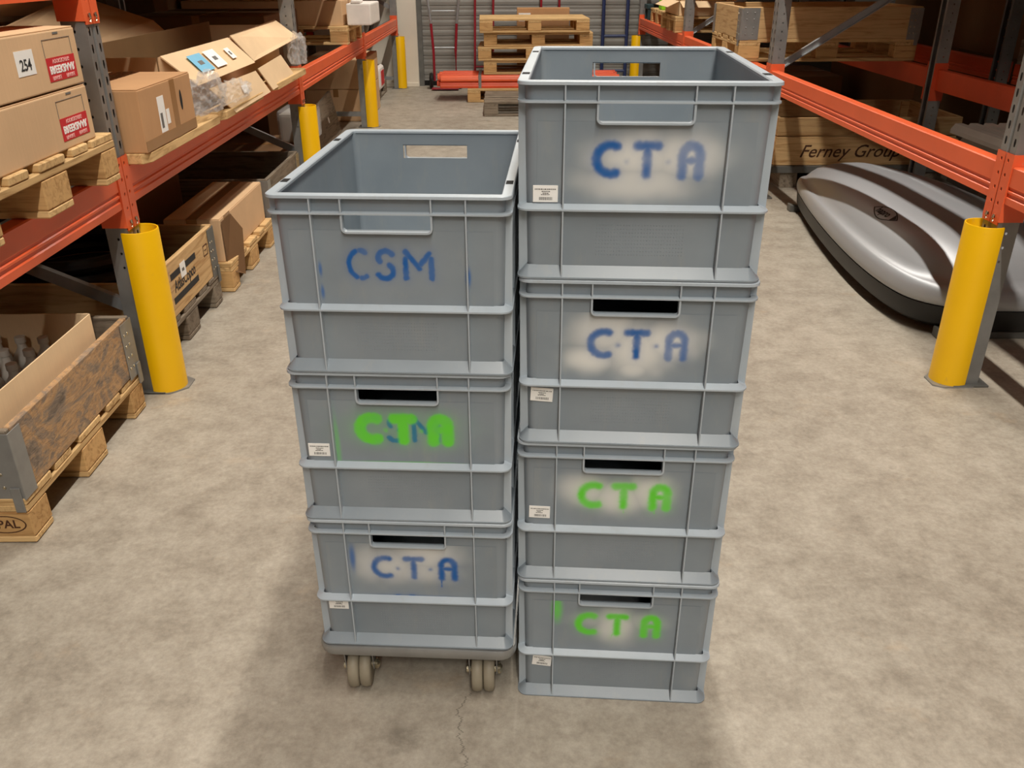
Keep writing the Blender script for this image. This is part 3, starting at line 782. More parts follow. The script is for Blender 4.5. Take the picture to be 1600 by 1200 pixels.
# ---- left row, floor level
SB = .8022    # the beams' top plane
P1 = pallet((-1.87, 2.31, 0), 0, 'pale wooden pallet with a branded corner block at the lower left edge', epal=True)
collar((-1.87, 2.315, .1445), 0, 'weathered stained wooden collar with steel corner hinges on the lower left pallet', GWX, GWY, face=WEATH, h=.200)
ob = opencarton((-1.80, 2.24, .146), (.98, .62, .27), 0, 'open pale carton of clear bottles inside the weathered collar', CARDP, (None, None, None, 4), .0001)
for c in list(ob.children):
    if c.name.startswith('flap'): bpy.data.objects.remove(c)
bot = MB().lathe([(.001, 0), (.033, .002), (.035, .01), (.035, .12), (.031, .145), (.014, .172), (.012, .187), (.015, .189), (.015, .207), (.001, .208)], 16).mesh('bottle', smooth=True, ang=60)
capm = MB().lathe([(.0158, 0), (.0158, .019), (.001, .020)], 14).mesh('bottle_cap', smooth=True)
for i in range(11):
    for j in range(6):
        x = -1.372 - .075 * i; yy = 2.0 + .1 * j
        b = thing('bottle', 'clear empty bottle standing in the open carton of the weathered collar', 'bottle', (x + random.uniform(-.002, .002), yy + random.uniform(-.008, .008), .151), random.random(), 'clear bottles in the open carton')
        part('bottle_body', bot, GLASS, b); part('cap', capm, GLASS, b, (0, 0, .19))
pallet((-1.905, 3.37, 0), 0, 'grey weathered pallet under the collar printed with black bars', old=True)
c2 = collar((-1.905, 3.37, .1445), 0, 'pale wooden collar printed with black bars and a compressor maker name', COLX, COLY, h=.220, hinge=GALVD)
xs = .6006
for z in (.158, .060):
    part('printed_bar', bxm(.0006, .30, .026, 0, INK), INK, c2, (xs, -.01, z))
text('AtlasCopco', .064, INK, c2, (xs, -.01, .109), FACE_PX, bold=.0012, shear=.12, sx=.82)
s_ = part('paper_label', bxm(.001, .06, .06, 0, WHITE), WHITE, c2, (xs + .001, -.02, .150)); part('print', bxm(.0006, .025, .012, 0, INKG), INKG, s_, (.0007, 0, 0))
mb = MB(); 
for a, b, c, d in ((-.028, .028, .02, .024), (-.028, .028, -.024, -.02), (-.028, -.024, -.02, .02), (.024, .028, -.02, .02), (-.012, .012, -.002, .002)): mb.box(0, .0006, a, b, c, d)
part('stamp', mb.mesh('stamp'), BROWNI, c2, (xs, .27, .14))
# coiled black hose in the collar
hc = MB()
for k in range(4):
    n = 40; hc.tube([(math.cos(2 * PI * i / n) * (.27 - .02 * (k % 2)), math.sin(2 * PI * i / n) * (.27 - .02 * (k % 2)), .045 + k * .06) for i in range(n + 1)], .03, 10)
hose = tag(part('hose_coil', hc.mesh('hose', smooth=True), BLACKP, None, (-1.72, 3.36, .15)), 'black hose coil lying inside the collar printed with black bars', 'hose')
# long taped carton on wooden blocks
t = pallet((-1.88, 4.28, 0), 0, 'pale pallet under the long taped carton in the second bay')
lc = carton((-1.44, 4.28, .1445), (.26, .76, .205), .0, 'long taped brown carton with a torn hanging flap, on the pallet behind the barred collar', CARD)
part('tape', bxm(.002, .09, .21, 0, TAPE), TAPE, lc, (.131, -.27, .10))
fl = MB().add([(0, -.375, .19), (0, -.22, .19), (.03, -.16, .10), (.045, -.26, -.10), (.03, -.35, -.06), (.003, -.375, -.02)], [(0, 1, 2, 3, 4, 5)])
fm = fl.mesh('torn'); part('torn_flap', fm, CARDD, lc, (.134, 0, 0))
# dim goods further in
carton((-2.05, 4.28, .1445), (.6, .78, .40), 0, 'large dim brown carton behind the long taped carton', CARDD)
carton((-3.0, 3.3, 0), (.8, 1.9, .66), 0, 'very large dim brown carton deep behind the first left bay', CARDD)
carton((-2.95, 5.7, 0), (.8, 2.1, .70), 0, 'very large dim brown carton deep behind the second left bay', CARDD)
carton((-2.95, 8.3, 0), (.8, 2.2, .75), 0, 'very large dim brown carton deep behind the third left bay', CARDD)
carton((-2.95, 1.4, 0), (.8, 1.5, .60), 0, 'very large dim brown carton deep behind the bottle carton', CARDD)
pallet((-1.9, 5.15, 0), 0, 'grey pallet with a grey collar left of the second guard', old=True)
collar((-1.9, 5.15, .1445), 0, 'grey wooden collar on the dim pallet left of the second guard', GWX, GWY)
pallet((-1.9, 6.20, 0), 0, 'dim grey pallet just beyond the second left guard', old=True)
carton((-1.88, 6.2, .1445), (1.05, .7, .12), 0, 'flat dim carton on the pallet beyond the second left guard', CARDD)
fb = thing('film_wrapped_bundle', 'clear film wrapped bundle on the flat dim carton beyond the second guard', 'bundle', (-1.45, 6.36, .266))
part('bundle_body', MB().box(-.11, .11, -.16, .16, 0, .20).mesh('bund', .02, seg=2), PANELG, fb)
part('film', MB().box(-.122, .122, -.172, .172, 0, .225).mesh('bundfilm', .03, seg=3), FILM, fb)
pn = thing('leaning_board', 'dark grey board with a small white sticker leaning beyond the second left guard', 'board', (-1.50, 7.7, 0))
part('board', MB().prism([(-.55, 0), (.5, 0), (.5, .37), (-.55, .31)], 'x', -.012, .012).mesh('bd'), GWY, pn, (0, 0, .002), (0, math.radians(-12), 0))
part('paper_label', bxm(.001, .05, .05, 0, WHITE), WHITE, pn, (-.022, .1, .17), (0, math.radians(-12), 0))
for k, (yy, L, zz) in enumerate(((9.25, .95, .30), (9.25, .95, .27))):
    carton((-1.62, yy, .002 + .303 * k), (.60, L, zz), 0, ['lower of the two stacked cartons beside the third left guard', 'upper of the two stacked cartons beside the third left guard'][k], CARD, group='cartons beside the third guard')
carton((-2.1, 7.3, .0), (.7, 1.3, .50), 0, 'tall dim carton behind the leaning board', CARDD)
pallet((-1.80, 10.4, 0), PI / 2, 'grey pallet by the floor below the red sack, near the white wall', old=True)
sk = thing('red_sack', 'red and white printed sack on the pallet near the white wall', 'sack', (-1.42, 10.05, .1445))
part('sack', MB().box(-.10, .10, -.2, .2, 0, .25).mesh('sack', .05, seg=3, smooth=True), FOAM, sk); part('print_panel', MB().box(.098, .103, -.12, .12, .05, .2).mesh('sp', .001), RED, sk)
mc = thing('floor_machine', 'dim grey machine with a hose standing near the white wall', 'machine', (-1.75, 10.75, .1445))
part('housing', MB().box(-.2, .2, -.22, .22, 0, .22).mesh('hs', .03, seg=3, smooth=True), PANELG, mc)
part('hose', MB().tube([(.1, .1, .2), (.18, .12, .42), (.24, .14, .62), (.27, .16, .8)], .028, 10).mesh('hs2', smooth=True), GALVD, mc)

# ---- left row, shelf level
pallet((-1.80, 2.32, SB), 0, 'wooden pallet on the left shelf beam carrying the two matching cartons')
for k in range(2):
    c = carton((-1.60, 2.17, .9470 + k * .1560), (.78, .92, .152), 0, ['lower of the two cartons with upside-down red labels on the left shelf', 'upper of the two cartons with upside-down red labels, bearing number 254'][k], CARD, tape=False, group='cartons with red labels')
    X = .3906
    dy = .0
    lab = part('red_label', bxm(.0006, .165, .060, 0, RED), RED, c, (X, .345 + dy, .052))
    R180 = (PI / 2 + PI, 0, PI / 2)
    for bdy, sz, z, yy, bo, mt in (('BREEKBAAR', .027, .000, .0, .0009, WHITE), ('VOORZICHTIG', .0145, -.0205, .0, .0002, PINK), ('FRAGILE', .0135, .021, -.040, .0002, PINK), ('FRAGILE', .0135, .021, .040, .0002, PINK)):
        text(bdy, sz, mt, lab, (.0006, yy, -z), R180, bold=bo)
    pf = MB()
    for a, b, cc, d in ((.262, .2632, .083, .128), (.42, .4212, .083, .128), (.262, .4212, .1268, .128)): pf.box(X - .0004, X + .0004, a, b, cc, d)
    part('perforation', pf.mesh('perf'), INKG, c)
    hl = MB()
    for yy in (-.05, .33): hl.box(X - .0003, X + .0003, yy, yy + .03, .138, .143)
    part('staple', hl.mesh('st'), INKG, c)
    if k == 1:
        q = part('number_label', bxm(.0006, .092, .060, 0, WHITE), WHITE, c, (X, .155, .082)); text('254', .038, INK, q, (.0006, 0, -.006), FACE_PX, bold=.0006)
gc = thing('grey_cabinet', 'grey metal cabinet with a blue emblem sticker behind the upper left beam', 'cabinet', (-3.12, 6.3, .7005))
part('cabinet_body', MB().box(-.17, .17, -.25, .25, 0, .55).mesh('gcb', .01, seg=2), PANELG, gc); part('emblem_sticker', bxm(.10, .001, .12, 0, NAVY), NAVY, gc, (.06, -.2506, .40)); part('cabinet_top_trim', bxm(.34, .01, .015, .001, SCREW), SCREW, gc, (0, -.256, .52))
# decks of timber lying on the beams
def deck(y0, y1, label, x=-1.19):
    t = thing('timber_deck', label, 'timber deck', (x, (y0 + y1) / 2, SB + .0005)); L = y1 - y0
    part('edge_board', MB().prism([(-.055, -L / 2), (0, -L / 2 + .05), (0, L / 2 - .05), (-.055, L / 2)] if False else [(-.10, -L / 2), (-.02, -L / 2), (0, -L / 2 + .04), (0, L / 2 - .03), (-.02, L / 2), (-.10, L / 2)], 'z', 0, .034).mesh('eb', .003), WOODY, t)
    for k in range(5): part('deck_board', bxm(.17, L, .02, .003, WOODY), WOODY, t, (-.19 - k * .2, 0, .011))
    return t
deck(2.93, 3.78, 'pale timber deck on the left beam under the taped carton with a hand hole'); deck(3.82, 4.52, 'pale timber deck on the left beam under the plastic film'); deck(4.78, 5.56, 'pale timber deck on the left beam ending at the second upright')
bc = carton((-1.42, 3.20, .8375), (.46, .52, .205), 0, 'glossy brown carton with a hand hole and delivery note, beside the nearest left upright', CARDB)
part('hand_hole', MB().prism([(.13 + .012 * math.cos(a), .12 + .036 * math.sin(a)) for a in [2 * PI * k / 14 for k in range(14)]], 'x', .2295, .2306).mesh('hh'), DARK, bc)
q = part('delivery_note', bxm(.0006, .062, .12, 0, WHITE), WHITE, bc, (.2304, -.075, .10)); part('print', bxm(.0006, .02, .05, 0, INKG), INKG, q, (.0005, -.01, -.02))
part('delivery_note', bxm(.0006, .03, .05, 0, WHITE), WHITE, bc, (.2305, -.022, .085)); part('tape', bxm(.0006, .52, .035, 0, TAPE), TAPE, bc, (.2304, 0, .02)); part('tape', bxm(.0006, .05, .2, 0, TAPE), TAPE, bc, (.2303, .06, .1))
# long open carton with folded-out flaps
lo = thing('long_open_carton', 'long open carton with folded flaps, blue and white labels, on the left shelf', 'cardboard box', (-1.36, 4.60, .838))
def plate(name, pts, m, th=.005, par=lo):
    P = [Vector(p) for p in pts]; n = (P[1] - P[0]).cross(P[2] - P[0]).normalized() * th
    k = len(P); mb = MB().add(P + [p + n for p in P], [tuple(range(k))[::-1], tuple(range(k, 2 * k))] + [(i, (i + 1) % k, (i + 1) % k + k, i + k) for i in range(k)])
    return part(name, mb.mesh(name), m, par)
plate('front_wall', [(0, -.98, 0), (0, 1.0, 0), (0, 1.0, .24), (0, -.98, .24)], CARD)
plate('rear_wall', [(-.40, -.98, 0), (-.40, 1.0, 0), (-.40, 1.0, .26), (-.40, -.98, .26)], CARDI)
plate('end_wall', [(-.40, -.98, 0), (-.005, -.98, 0), (-.005, -.98, .24), (-.40, -.98, .24)], CARD)
plate('end_wall', [(-.40, 1.0, 0), (-.005, 1.0, 0), (-.005, 1.0, .24), (-.40, 1.0, .24)], CARD)
plate('base', [(-.395, -.975, .001), (-.005, -.975, .001), (-.005, .995, .001), (-.395, .995, .001)], CARDI)
plate('flap', [(.005, -.96, .243), (.005, -.02, .243), (.12, .0, .125), (.12, -.90, .125)], CARDP)
plate('flap', [(.005, .02, .250), (.005, .98, .27), (.13, 1.0, .17), (.10, .06, .125)], CARDP)
plate('lower_flap', [(.13, -.80, .10), (.13, -.05, .09), (.175, .02, -.02), (.175, -.62, -.025)], CARDP)
plate('lower_flap', [(.13, .0, .095), (.12, .55, .11), (.165, .66, -.015), (.17, .10, -.02)], CARDP)
for w_, y_, m_ in ((.17, -.70, BLUEP), (.15, -.50, WHITE), (.07, -.26, WHITE)):
    q = part('address_label', bxm(.09 if w_ > .1 else .06, w_, .0008, 0, m_), m_, lo, (.0625 + .006, y_ + .03, .184 + .006), (0, math.radians(45.7), 0))
    part('print', bxm(.02, w_ * .35, .0006, 0, INKG), INKG, q, (0, 0, .0007))
q = part('address_label', bxm(.035, .09, .0008, 0, WHITE), WHITE, lo, (.155, -.36, .045), (0, math.radians(68), 0))
# big raised flaps of brown board behind
bf_ = thing('brown_board_sheets', 'large dim sheets of brown board folded up behind the long open carton', 'cardboard sheet', (-2.06, 4.2, .89))
plate('sheet', [(-.5, -.95, 0), (-.05, -1.1, .05), (.05, 1.2, .22), (-.42, 1.3, .36)], CARD, par=bf_)
plate('sheet', [(-.42, 1.3, .37), (-.46, -.3, .40), (-.56, -.4, .30), (-.56, 1.4, .26)], CARD, par=bf_)
plate('sheet', [(-.05, -1.08, .06), (.18, -1.05, .02), (.28, .9, .12), (.05, 1.18, .225)], CARD, par=bf_)
# crumpled film
def film(name, loc, dims, seed, label):
    r = np.random.default_rng(seed); n = 22; bm = bmesh.new()
    bmesh.ops.create_icosphere(bm, subdivisions=4, radius=1)
    for v in bm.verts:
        k = 1 + .22 * (r.random() - .5) + .12 * math.sin(v.co.y * 15 + v.co.z * 11) + .18 * math.sin(v.co.x * 7 + seed) * math.cos(v.co.y * 6)
        v.co = Vector((v.co.x * dims[0] * k, v.co.y * dims[1] * k, max(v.co.z * dims[2] * k, -dims[2] * .6)))
    me = bpy.data.meshes.new(name); bm.to_mesh(me); bm.free()
    return tag(part(name, me, FILM, None, loc), label, 'plastic film')
film('plastic_film', (-1.215, 3.72, .915), (.05, .19, .09), 3, 'crumpled clear plastic film between the taped carton and the long open carton')
film('plastic_film', (-1.205, 4.05, .89), (.04, .22, .05), 5, 'crumpled clear plastic film under the lower flap of the long open carton')
film('plastic_film', (-1.22, 5.50, .93), (.05, .10, .10), 9, 'crumpled clear plastic film beside the second left upright')
# bay beyond the second upright
pallet((-1.86, 7.98, SB), 0, 'wooden pallet end hanging on the far left beam under the white foam')
carton((-1.95, 8.0, SB + .1445), (1.3, .74, .19), 0, 'long brown carton on the far left shelf pallet', CARD)
fo = thing('foam_block', 'white foam packing block at the end of the far left shelf carton', 'foam', (-1.18, 7.95, SB + .1445))
part('foam_body', MB().box(-.09, .11, -.28, .28, 0, .165).mesh('fb', .012, seg=2), FOAM, fo); part('foam_knob', MB().box(-.05, .03, -.28, -.12, .165, .19).mesh('fk', .01, seg=2), FOAM, fo)
carton((-2.0, 6.6, SB), (.9, 1.0, .30), 0, 'dim brown carton left of the far shelf pallet', CARDD)
carton((-2.2, 9.85, SB), (.7, 1.5, .46), 0, 'tall dim brown carton near the white wall', CARDD)

# ------------------------------------------------------------------ right row
# car roof box
def roofbox():
    t = thing('car_roof_box', 'silver car roof box with an oval emblem lying on the floor on the right', 'roof box', (2.10, 4.30, 0))
    ctrl = [(-.245, 1.06), (-.34, .60), (-.415, .0), (-.445, -.48), (-.43, -.80), (-.37, -.97), (-.22, -1.07), (.0, -1.10), (.22, -1.07), (.37, -.97), (.43, -.80), (.445, -.48), (.415, .0), (.34, .60), (.245, 1.06), (.12, 1.17), (-.12, 1.17)]
    n = len(ctrl); out = []
    for i in range(n):
        p0, p1, p2, p3 = (Vector(ctrl[(i + k - 1) % n]) for k in range(4))
        for s in range(6):
            u = s / 6; out.append(.5 * ((2 * p1) + (-p0 + p2) * u + (2 * p0 - 5 * p1 + 4 * p2 - p3) * u * u + (-p0 + 3 * p1 - 3 * p2 + p3) * u ** 3))
    m = len(out)
    def off(d):          # drawn in towards the box's long axis
        return [Vector((p.x * (.445 - d) / .445, p.y * (1.12 - d) / 1.12)) for p in out]
    def low(y, z): return z if z < .14 else .14 + (z - .14) * (1 - .42 * max(0, min(1, (y + .1) / 1.25)) ** 1.6) * (1 - .10 * max(0, min(1, (-y - .6) / .5)) ** 2)
    def loft(levels, cap_top, cap_bot, name):
        mb = MB()
        for d, z, sc in levels:
            for p in off(d): mb.v.append((p.x * sc, p.y * sc, low(p.y * sc, z)))
        L = len(levels)
        for a in range(L - 1):
            for j in range(m): mb.f.append((a * m + j, a * m + (j + 1) % m, (a + 1) * m + (j + 1) % m, (a + 1) * m + j))
        if cap_bot: mb.f.append(tuple(range(m))[::-1])
        if cap_top: mb.f.append(tuple((L - 1) * m + j for j in range(m)))
        return mb.mesh(name, smooth=True, ang=55)
    part('base_tray', loft([(.10, .03, 1), (.04, .036, 1), (.012, .06, 1), (.004, .135, 1)], True, True, 'tray'), BLACKP, t, label='black base tray')
    part('lid', loft([(.010, .136, 1), (.0, .145, 1), (-.004, .165, 1), (.0, .20, 1), (.012, .222, 1), (.026, .230, 1), (.045, .238, 1), (.062, .262, 1), (.085, .296, 1), (.12, .332, 1), (.17, .362, 1), (.23, .384, 1), (.29, .398, 1), (.345, .406, 1), (.39, .410, 1), (.42, .411, 1)], True, False, 'lid'), SILVER, t, label='silver lid')
    # maker's emblem: pointed oval outline with lettering and a small wedge
    e = MB(); n = 20; A = .135; B = .033
    def lens(k, sgn, s=1): x = -A * s + 2 * A * s * k / n; return (x, sgn * B * s * (1 - (x / (A * s)) ** 2))
    for sg in (1, -1):
        for k in range(n):
            p, q, r2, w = lens(k, sg), lens(k + 1, sg), lens(k + 1, sg, .9), lens(k, sg, .9)
            e.add([(a, b, 0) for a, b in (p, q, r2, w)], [(0, 1, 2, 3)])
    e.add([(.078, .018, 0), (.082, -.018, 0), (.116, .0, 0)], [(0, 1, 2)])
    from mathutils.bvhtree import BVHTree
    lid = next(c for c in t.children if c.name.startswith('lid')).data
    tree = BVHTree.FromPolygons([v.co for v in lid.vertices], [tuple(p.vertices) for p in lid.polygons])
    def drape(me, cx, cy):          # wraps a flat mark onto the lid; its x runs towards the near end
        me = me.copy()
        for v in me.vertices:
            x, y = cx + v.co.y, cy - v.co.x
            h = tree.ray_cast(Vector((x, y, 1)), Vector((0, 0, -1)))[0]
            v.co = Vector((x, y, (h.z if h else .3) + .0012))
        return me
    em = part('emblem', drape(e.mesh('emblem'), -.30, -.36), INK, t)
    part('lettering', drape(textmesh('hapro', .044, bold=.0012, sx=1.25), -.30, -.340), INK, em)
    text('Hapro', .045, GALVD, t, (.10, -1.092, .105), FACE_MY, shear=.3)
    return t
roofbox()
bars = []
for yy, zz, lb in ((3.27, .022, 'grey steel bar on the floor under the near end of the roof box'), (5.30, .022, 'grey steel bar on the floor under the far end of the roof box')):
    t = thing('floor_bar', lb, 'steel bar', (2.35, yy, 0)); part('bar', bxm(1.0, .04, .03, .002, GALVD), GALVD, t, (0, 0, .016)); part('bracket', MB().prism([(-.55, 0), (-.38, 0), (-.40, .030), (-.50, .034), (-.55, .046)], 'y', -.03, .03).mesh('bk', .003), GALVD, t)
# timber case with lettering
fc = thing('timber_case', 'timber case lettered Ferney Group standing behind the roof box', 'wooden case', (2.48, 6.32, 0))
fc['label'] = 'slatted timber case with dark italic lettering standing behind the roof box'
for z0, z1 in ((.155, .345), (.352, .470)):
    for yy in (-.4, .4): bpart('plank', -.62, .62, yy - .012, yy + .012, z0, z1, COLX, fc, .003)
    for x in (-.61, .61): bpart('plank', x - .012, x + .012, -.385, .385, z0, z1, COLY, fc, .003)
for x in (-.57, 0, .57):
    for yy in (-.378, .378): bpart('corner_post', x - .03, x + .03, yy - .009, yy + .009, .155, .46, WOODB, fc)
bpart('base', -.62, .62, -.41, .41, .135, .153, GWX, fc)
for x in (-.5, 0, .5): bpart('skid', x - .06, x + .06, -.4, .4, .0, .134, GWY, fc)
bpart('edge_rail', -.64, .64, -.425, -.413, .105, .15, GALVD, fc)
text('Ferney Group', .118, BROWNI, fc, (-.11, -.4125, .245), FACE_MY, shear=.35, bold=.0008, sx=1.02)
# shelf pallet and collar above it
pallet((2.19, 6.52, SB), 0, 'pale pallet on the right shelf under the steel hinged collar')
c3 = collar((2.19, 6.52, SB + .1445), PI, 'pale wooden collar with a riveted steel corner plate on the right shelf', COLX, COLY)
# riveted plate facing the camera
rp = MB().box(-.055, .055, -.003, 0, -.005, .19)
for z in (.03, .07, .12, .16):
    for x in (-.03, .02): rp.lathe([(.004, -.006), (.006, -.003)], 8, (x, 0, z), 'y')
part('corner_plate', rp.mesh('cp'), GALV, c3, (.535, .4025, 0), (0, 0, PI), 'riveted steel plate')
# goods further along the right shelf
pallet((2.25, 9.15, SB), 0, 'pale pallet on the far right shelf under the open cartons')
opencarton((1.99, 9.15, SB + .1445), (.62, .72, .13), 0, 'open pale carton with folded flaps beside the third right upright', CARDP, (115, 110, 115, 110), .12)
carton((2.15, 9.30, SB + .30), (.5, .5, .16), 0, 'pale carton stacked above the open carton on the far right shelf', CARDP)
t = pallet((2.3, 10.15, SB), 0, 'pale pallet on the far right shelf beyond the open cartons')
lb = thing('lime_bin', 'lime green plastic bin on the far right shelf', 'bin', (1.80, 10.06, SB + .1445))
part('bin_body', MB().box(-.08, .08, -.10, .10, 0, .20).mesh('lb', .012, seg=2), LIME, lb); part('bin_rim', MB().box(-.09, .09, -.11, .11, .20, .215).mesh('lr', .004), LIME, lb)
tb = thing('teal_table', 'small dark teal plastic stand at the far right end of the shelf', 'stand', (1.85, 10.93, SB))
part('top', bxm(.30, .24, .05, .006, TEAL), TEAL, tb, (0, 0, .14))
for sx in (-1, 1):
    for sy in (-1, 1): part('leg', bxm(.04, .04, .114, .003, TEAL), TEAL, tb, (sx * .12, sy * .09, .057))
bx_ = carton((1.95, 11.05, 0), (.22, .22, .12), .3, 'small pale carton on the floor seen through the top crate handle', CARDP)
# dim goods behind the right row
carton((3.55, 7.6, .0), (.9, 1.8, .6), 0, 'very large dim carton deep behind the timber case', CARDD)
carton((2.4, 7.92, .0), (.9, .85, .55), 0, 'large dim carton on the floor behind the timber case', CARDD)
carton((2.4, 9.7, .0), (1.0, 1.5, .58), 0, 'large dim carton on the floor near the far right guard', CARDD)
# second row's uprights and beams, back to back
for i, yy in ((1, 3.0), (2, 5.8), (3, 8.6)):
    t = thing('rear_upright', 'dim grey upright of the back-to-back rack on the right, %s from the camera' % {1: 'first', 2: 'second', 3: 'third'}[i], 'rack upright', (3.25, yy, 0))
    part('post', M_post, GALVD, t); part('base_plate', bxm(.13, .14, .008, .001, GALVD), GALVD, t, (-.04, 0, .004))
for k, (yy, lb2) in enumerate(((4.4, 'between its first two uprights'), (7.2, 'behind the timber case'))):
    t = thing('rack_beam', 'dim orange beam of the back-to-back rack on the right, ' + lb2, 'rack beam', (3.27, yy, .70), PI, 'orange pallet rack beams'); part('beam', M_beam, ORANGE_DIM, t)
    t = thing('rack_beam', 'dim orange far-side beam of the back-to-back rack on the right, ' + lb2, 'rack beam', (4.4, yy, .70), PI, 'orange pallet rack beams'); part('beam', M_beam, ORANGE_DIM, t)
pallet((3.87, 4.40, .825), 0, 'pale pallet on the back-to-back rack shelf behind the right rear beam')
carton((3.75, 4.40, .9700), (.6, .5, .16), 0, 'small dim carton on the pale pallet behind the right rear beam', CARD)
carton((3.85, 6.4, .825), (.9, 1.1, .36), 0, 'yellow-brown carton on the back-to-back rack shelf', CARDD)
pallet((3.85, 5.3, .825), 0, 'dim pallet on the back-to-back rack shelf', old=True)
# aluminium ladder and pale panels
ld = thing('ladder', 'dim aluminium ladder lying on edge behind the right rack', 'ladder', (2.93, 4.30, .02))
for z in (.12, .40): part('rail', bxm(.025, 2.6, .06, .003, GALVD), GALVD, ld, (0, 0, z))
for k in range(9): part('rung', MB().tube([(0, 0, .12), (0, 0, .40)], .012, 8).mesh('rung', smooth=True), GALVD, ld, (0, -1.2 + .3 * k, 0))
st = thing('panel_stack_base', 'dim grey crate under the pale profile panels behind the right beam', 'crate', (2.52, 4.25, 0)) if False else None
carton((2.62, 6.0 - 1.0, 0), (.02, .02, .02), 0, '', CARDD) if False else None
tr = thing('trestle', 'dim timber trestle holding the pale panels behind the roof box', 'trestle', (2.72, 4.05, 0))
for yy in (-.45, .45):
    for x in (-.16, .16): part('leg', bxm(.05, .05, .50, .003, GWX), GWX, tr, (x, yy, .25))
    part('bearer', bxm(.40, .06, .045, .003, GWX), GWX, tr, (0, yy, .5235))
for k in range(2):
    t = thing('profile_panel', ['lower pale ribbed panel on the trestle behind the right beam', 'upper pale ribbed panel on the trestle behind the right beam'][k], 'panel', (2.70 - .03 * k, 4.12, .5465 + k * .052), .0, 'pale ribbed panels')
    P = []
    n = 8; w = .62
    top = []
    for i in range(n):
        x0 = -w / 2 + w * i / n; top += [(x0, .020), (x0 + w / n * .25, .048), (x0 + w / n * .75, .048)]
    top.append((w / 2, .020)); poly = top + [(w / 2, 0), (-w / 2, 0)]
    part('panel', MB().prism(poly, 'y', -.55, .42 + .06 * k).mesh('pp'), PANELG, t)

# ------------------------------------------------------------------ far end of the aisle
pallet((.22, 10.42, 0), 0, 'pale pallet on the floor under the orange beams')
bb = 0
bo_me = MB().prism([(0, 0), (.07, 0), (.07, .048), (.03, .048), (.03, .066), (.014, .066), (.014, .050), (.004, .046), (.004, .030), (0, .026)], 'x', -1.0, 1.0).mesh('loose_beam', .004)
lo_lab = 'loose orange beam in the strapped bundle on the far pallet'
for r_ in range(2):
    for c_ in range(6):
        o = tag(part('loose_beam', bo_me, ORANGE if (r_ + c_) % 2 else ORANGE_DIM, None, (.30 + random.uniform(-.04, .04), 10.08 + c_ * .085, .1455 + r_ * .0715)), lo_lab, 'rack beam', 'loose orange beams in the bundle')
sp_ = thing('strap', 'grey steel strap round the orange beam bundle', 'strap', (-.24, 10.32, .145))
part('band', MB().box(-.016, .016, -.247, -.244, .002, .146).box(-.016, .016, -.247, .262, .1435, .146).mesh('band'), GALV, sp_)
spz = .1455 + .0715 + .0695
for k, (dx, dy, a) in enumerate(((.03, .02, .01), (-.02, .0, -.012), (.04, .03, .0), (-.01, -.02, .015))):
    pallet((.37 + dx, 10.48 + dy, spz + k * .1442), a, ['lowest', 'second lowest', 'second highest', 'topmost'][k] + ' of the four pallets stacked on the orange beams')
pallet((.42, 9.44, 0), 0, 'grey-brown pallet on the floor in front of the orange beams', old=True)
lc2 = thing('flat_carton', 'brown carton leaning at the shutter behind the pallet stack', 'cardboard box', (.50, 11.03, 0))
part('body', MB().box(-.31, .31, -.06, .06, .0, .93).mesh('fcb', .004), CARDB, lc2); part('paper_label', bxm(.14, .001, .09, 0, WHITE), WHITE, lc2, (-.22, -.0612, .83))
def truck(x, yy, m, m2, label, h=1.35, w=.27, bend=True):
    t = thing('hand_truck', label, 'hand truck', (x, yy, 0))
    for s in (-1, 1):
        pts = [(s * w / 2, 0, .10), (s * w / 2, .0, .45), (s * (w / 2 + (.02 if bend else 0)), .02, .75), (s * (w / 2 + (.05 if bend else 0)), .05, 1.0), (s * (w / 2 + (.09 if bend else 0)), .10, h)]
        part('side_rail', MB().tube(pts[:3], .016, 8).mesh('r1', smooth=True), m, t); part('side_rail', MB().tube(pts[2:], .0155, 8).mesh('r2', smooth=True), m2, t)
        part('wheel', MB().lathe([(.02, -.018), (.085, -.02), (.095, 0), (.085, .02), (.02, .018)], 18, axis='x').mesh('tw', smooth=True), BLACKP, t, (s * (w / 2 + .045), .06, .095))
    for z in (.48, .89): part('rung', MB().tube([(-w / 2, .01, z), (w / 2, .01, z)], .011, 8).mesh('r3', smooth=True), ALU, t)
    part('toe_plate', bxm(w + .06, .16, .006, .001, m), m, t, (0, -.09, .02)); part('axle', MB().tube([(-w / 2 - .04, .06, .095), (w / 2 + .04, .06, .095)], .009, 8).mesh('ax'), GALVD, t)
    return t
truck(-.69, 11.16, CRIMSON, ALU, 'crimson and chrome hand truck leaning at the shutter left of the pallet stack')
def ladderlike(x, yy, m, label, w, h, rungs, r=.014, slant=0):
    t = thing('trolley_frame', label, 'trolley', (x, yy, 0))
    for s in (-1, 1): part('side_rail', MB().tube([(s * w / 2, 0, .03), (s * w / 2 + slant, .05, h)], r, 8).mesh('sr', smooth=True), m, t)
    for z in rungs: part('cross_bar', MB().tube([(-w / 2 + slant * z / h, .05 * z / h, z), (w / 2 + slant * z / h, .05 * z / h, z)], r * .8, 8).mesh('cb', smooth=True), m, t)
    part('foot_plate', bxm(w + .04, .14, .02, .002, m), m, t, (0, -.04, .012)); return t
ladderlike(-.22, 11.25, CRIMSON, 'crimson tube trolley standing behind the left end of the pallet stack', .22, 1.5, (.25, 1.2), slant=.03)
ladderlike(.60, 11.30, CRIMSON, 'crimson tube trolley standing behind the middle of the pallet stack', .22, 1.5, (.25, 1.2))
ladderlike(1.385, 11.2, NAVY, 'navy blue tube trolley standing at the shutter right of the pallet stack', .29, 1.6, (.10, .20, .60, 1.2), r=.022)

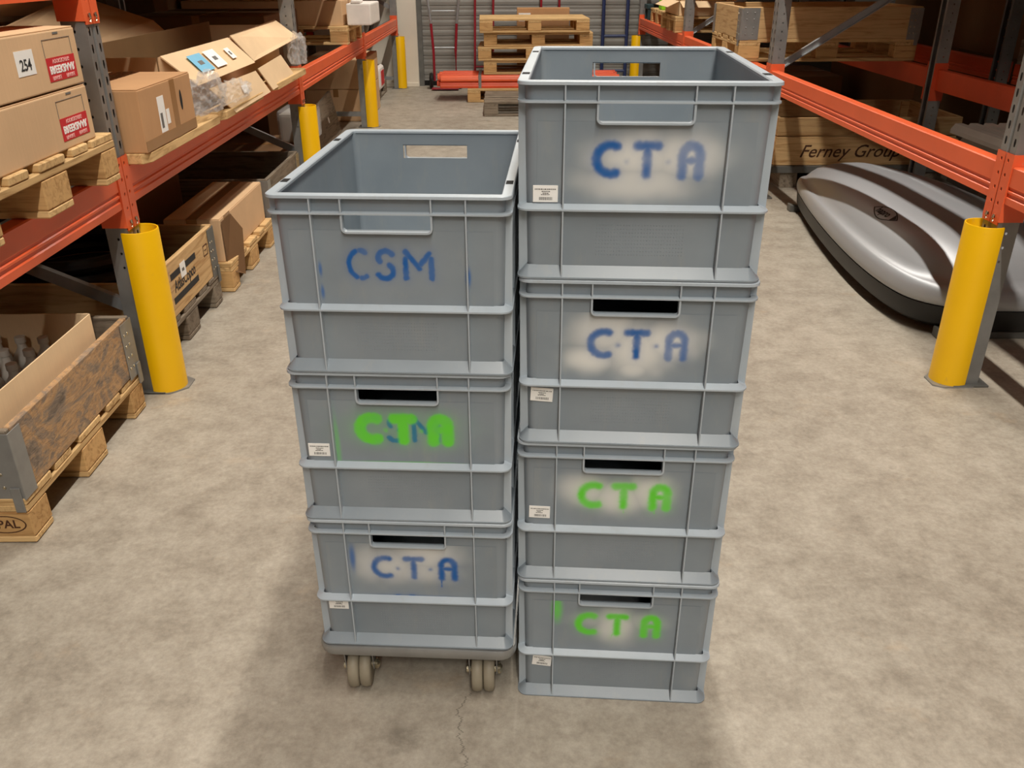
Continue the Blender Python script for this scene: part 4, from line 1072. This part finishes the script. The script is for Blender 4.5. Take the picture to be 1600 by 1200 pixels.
# ------------------------------------------------------------------ mostly unseen stock added on upper levels so its undersides shade the bays
ux = 0
for sd, px, zz in (('left', -1.875, 1.4426),):
    for bay in range(4):
        for k in range(3):
            if bay == 1 and k == 1: continue
            yy = PY[bay] + .5 + .9 * k
            pallet((px, yy, zz), 0, 'pallet on the upper left beams, %s in the %s bay' % (['first', 'middle', 'last'][k], ['near', 'second', 'third', 'far'][bay]), old=(k == 1), group='added shade pallets on the upper left beams')  # added pallets, here to shade the bays below
            carton((px, yy, zz + .1445), (1.14, .78, .55), 0, 'added shade carton on the upper left beams, %s in the %s bay' % (['first', 'middle', 'last'][k], ['near', 'second', 'third', 'far'][bay]), CARDD, group='added shade cartons on the upper left beams')

for bay in (1, 2, 3):  # unseen top loads, added to cast the shade edge on the right shelf collar
    for k in range(3):
        yy = PY[bay] + .5 + .9 * k
        nm = '%s in the %s bay' % (['first', 'middle', 'last'][k], ['near', 'second', 'third', 'far'][bay])
        pallet((2.25, yy, 2.0824), 0, 'pallet on the top right beams, ' + nm, old=(k == 1), group='unseen pallets on the top right beams')  # unseen pallets, added to shade the right shelf
        carton((2.25, yy, 2.0824 + .1445), (1.14, .78, .6), 0, 'unseen carton on the top right beams, ' + nm, CARDD, group='unseen cartons on the top right beams')
for k in range(7):  # added cartons that keep the strip light off the second row
    t = carton((3.95, 2.9 + k * 1.15, 1.75), (1.1, 1.1, .7), 0, 'added light-blocking carton on the upper level of the back-to-back rack, %s from the camera' % ['first', 'second', 'third', 'fourth', 'fifth', 'sixth', 'seventh'][k], CARDD, group='added light-blocking cartons on the back-to-back rack')
for xx in (3.43, 4.45):
    for yy in (3.7, 6.5, 9.3):
        t = thing('rack_beam', 'orange upper beam of the back-to-back rack under the added cartons, %s' % ('aisle side' if xx < 4 else 'far side'), 'rack beam', (xx, yy, 1.627), PI, 'orange pallet rack beams'); part('beam', M_beam, ORANGE_DIM, t)

for k, (yy, L) in enumerate(((3.3, 1.7), (5.1, .9), (7.9, 1.5), (10.3, 1.6))):
    z0 = (.66, .70, .75, 0)[k]
    carton((-3.0, yy, z0 + .0015), (.72, L if k != 1 else .85, 1.15 if k < 3 else 1.9), 0, 'tall dim carton deep behind the left row, %s from the camera' % ['first', 'second', 'third', 'fourth'][k], CARDD, group='tall dim cartons behind the left row')

carton((5.2, 9.9, 0), (1.3, 1.7, 2.4), 0, 'very tall dim carton at the back right corner behind the racks', CARDD)
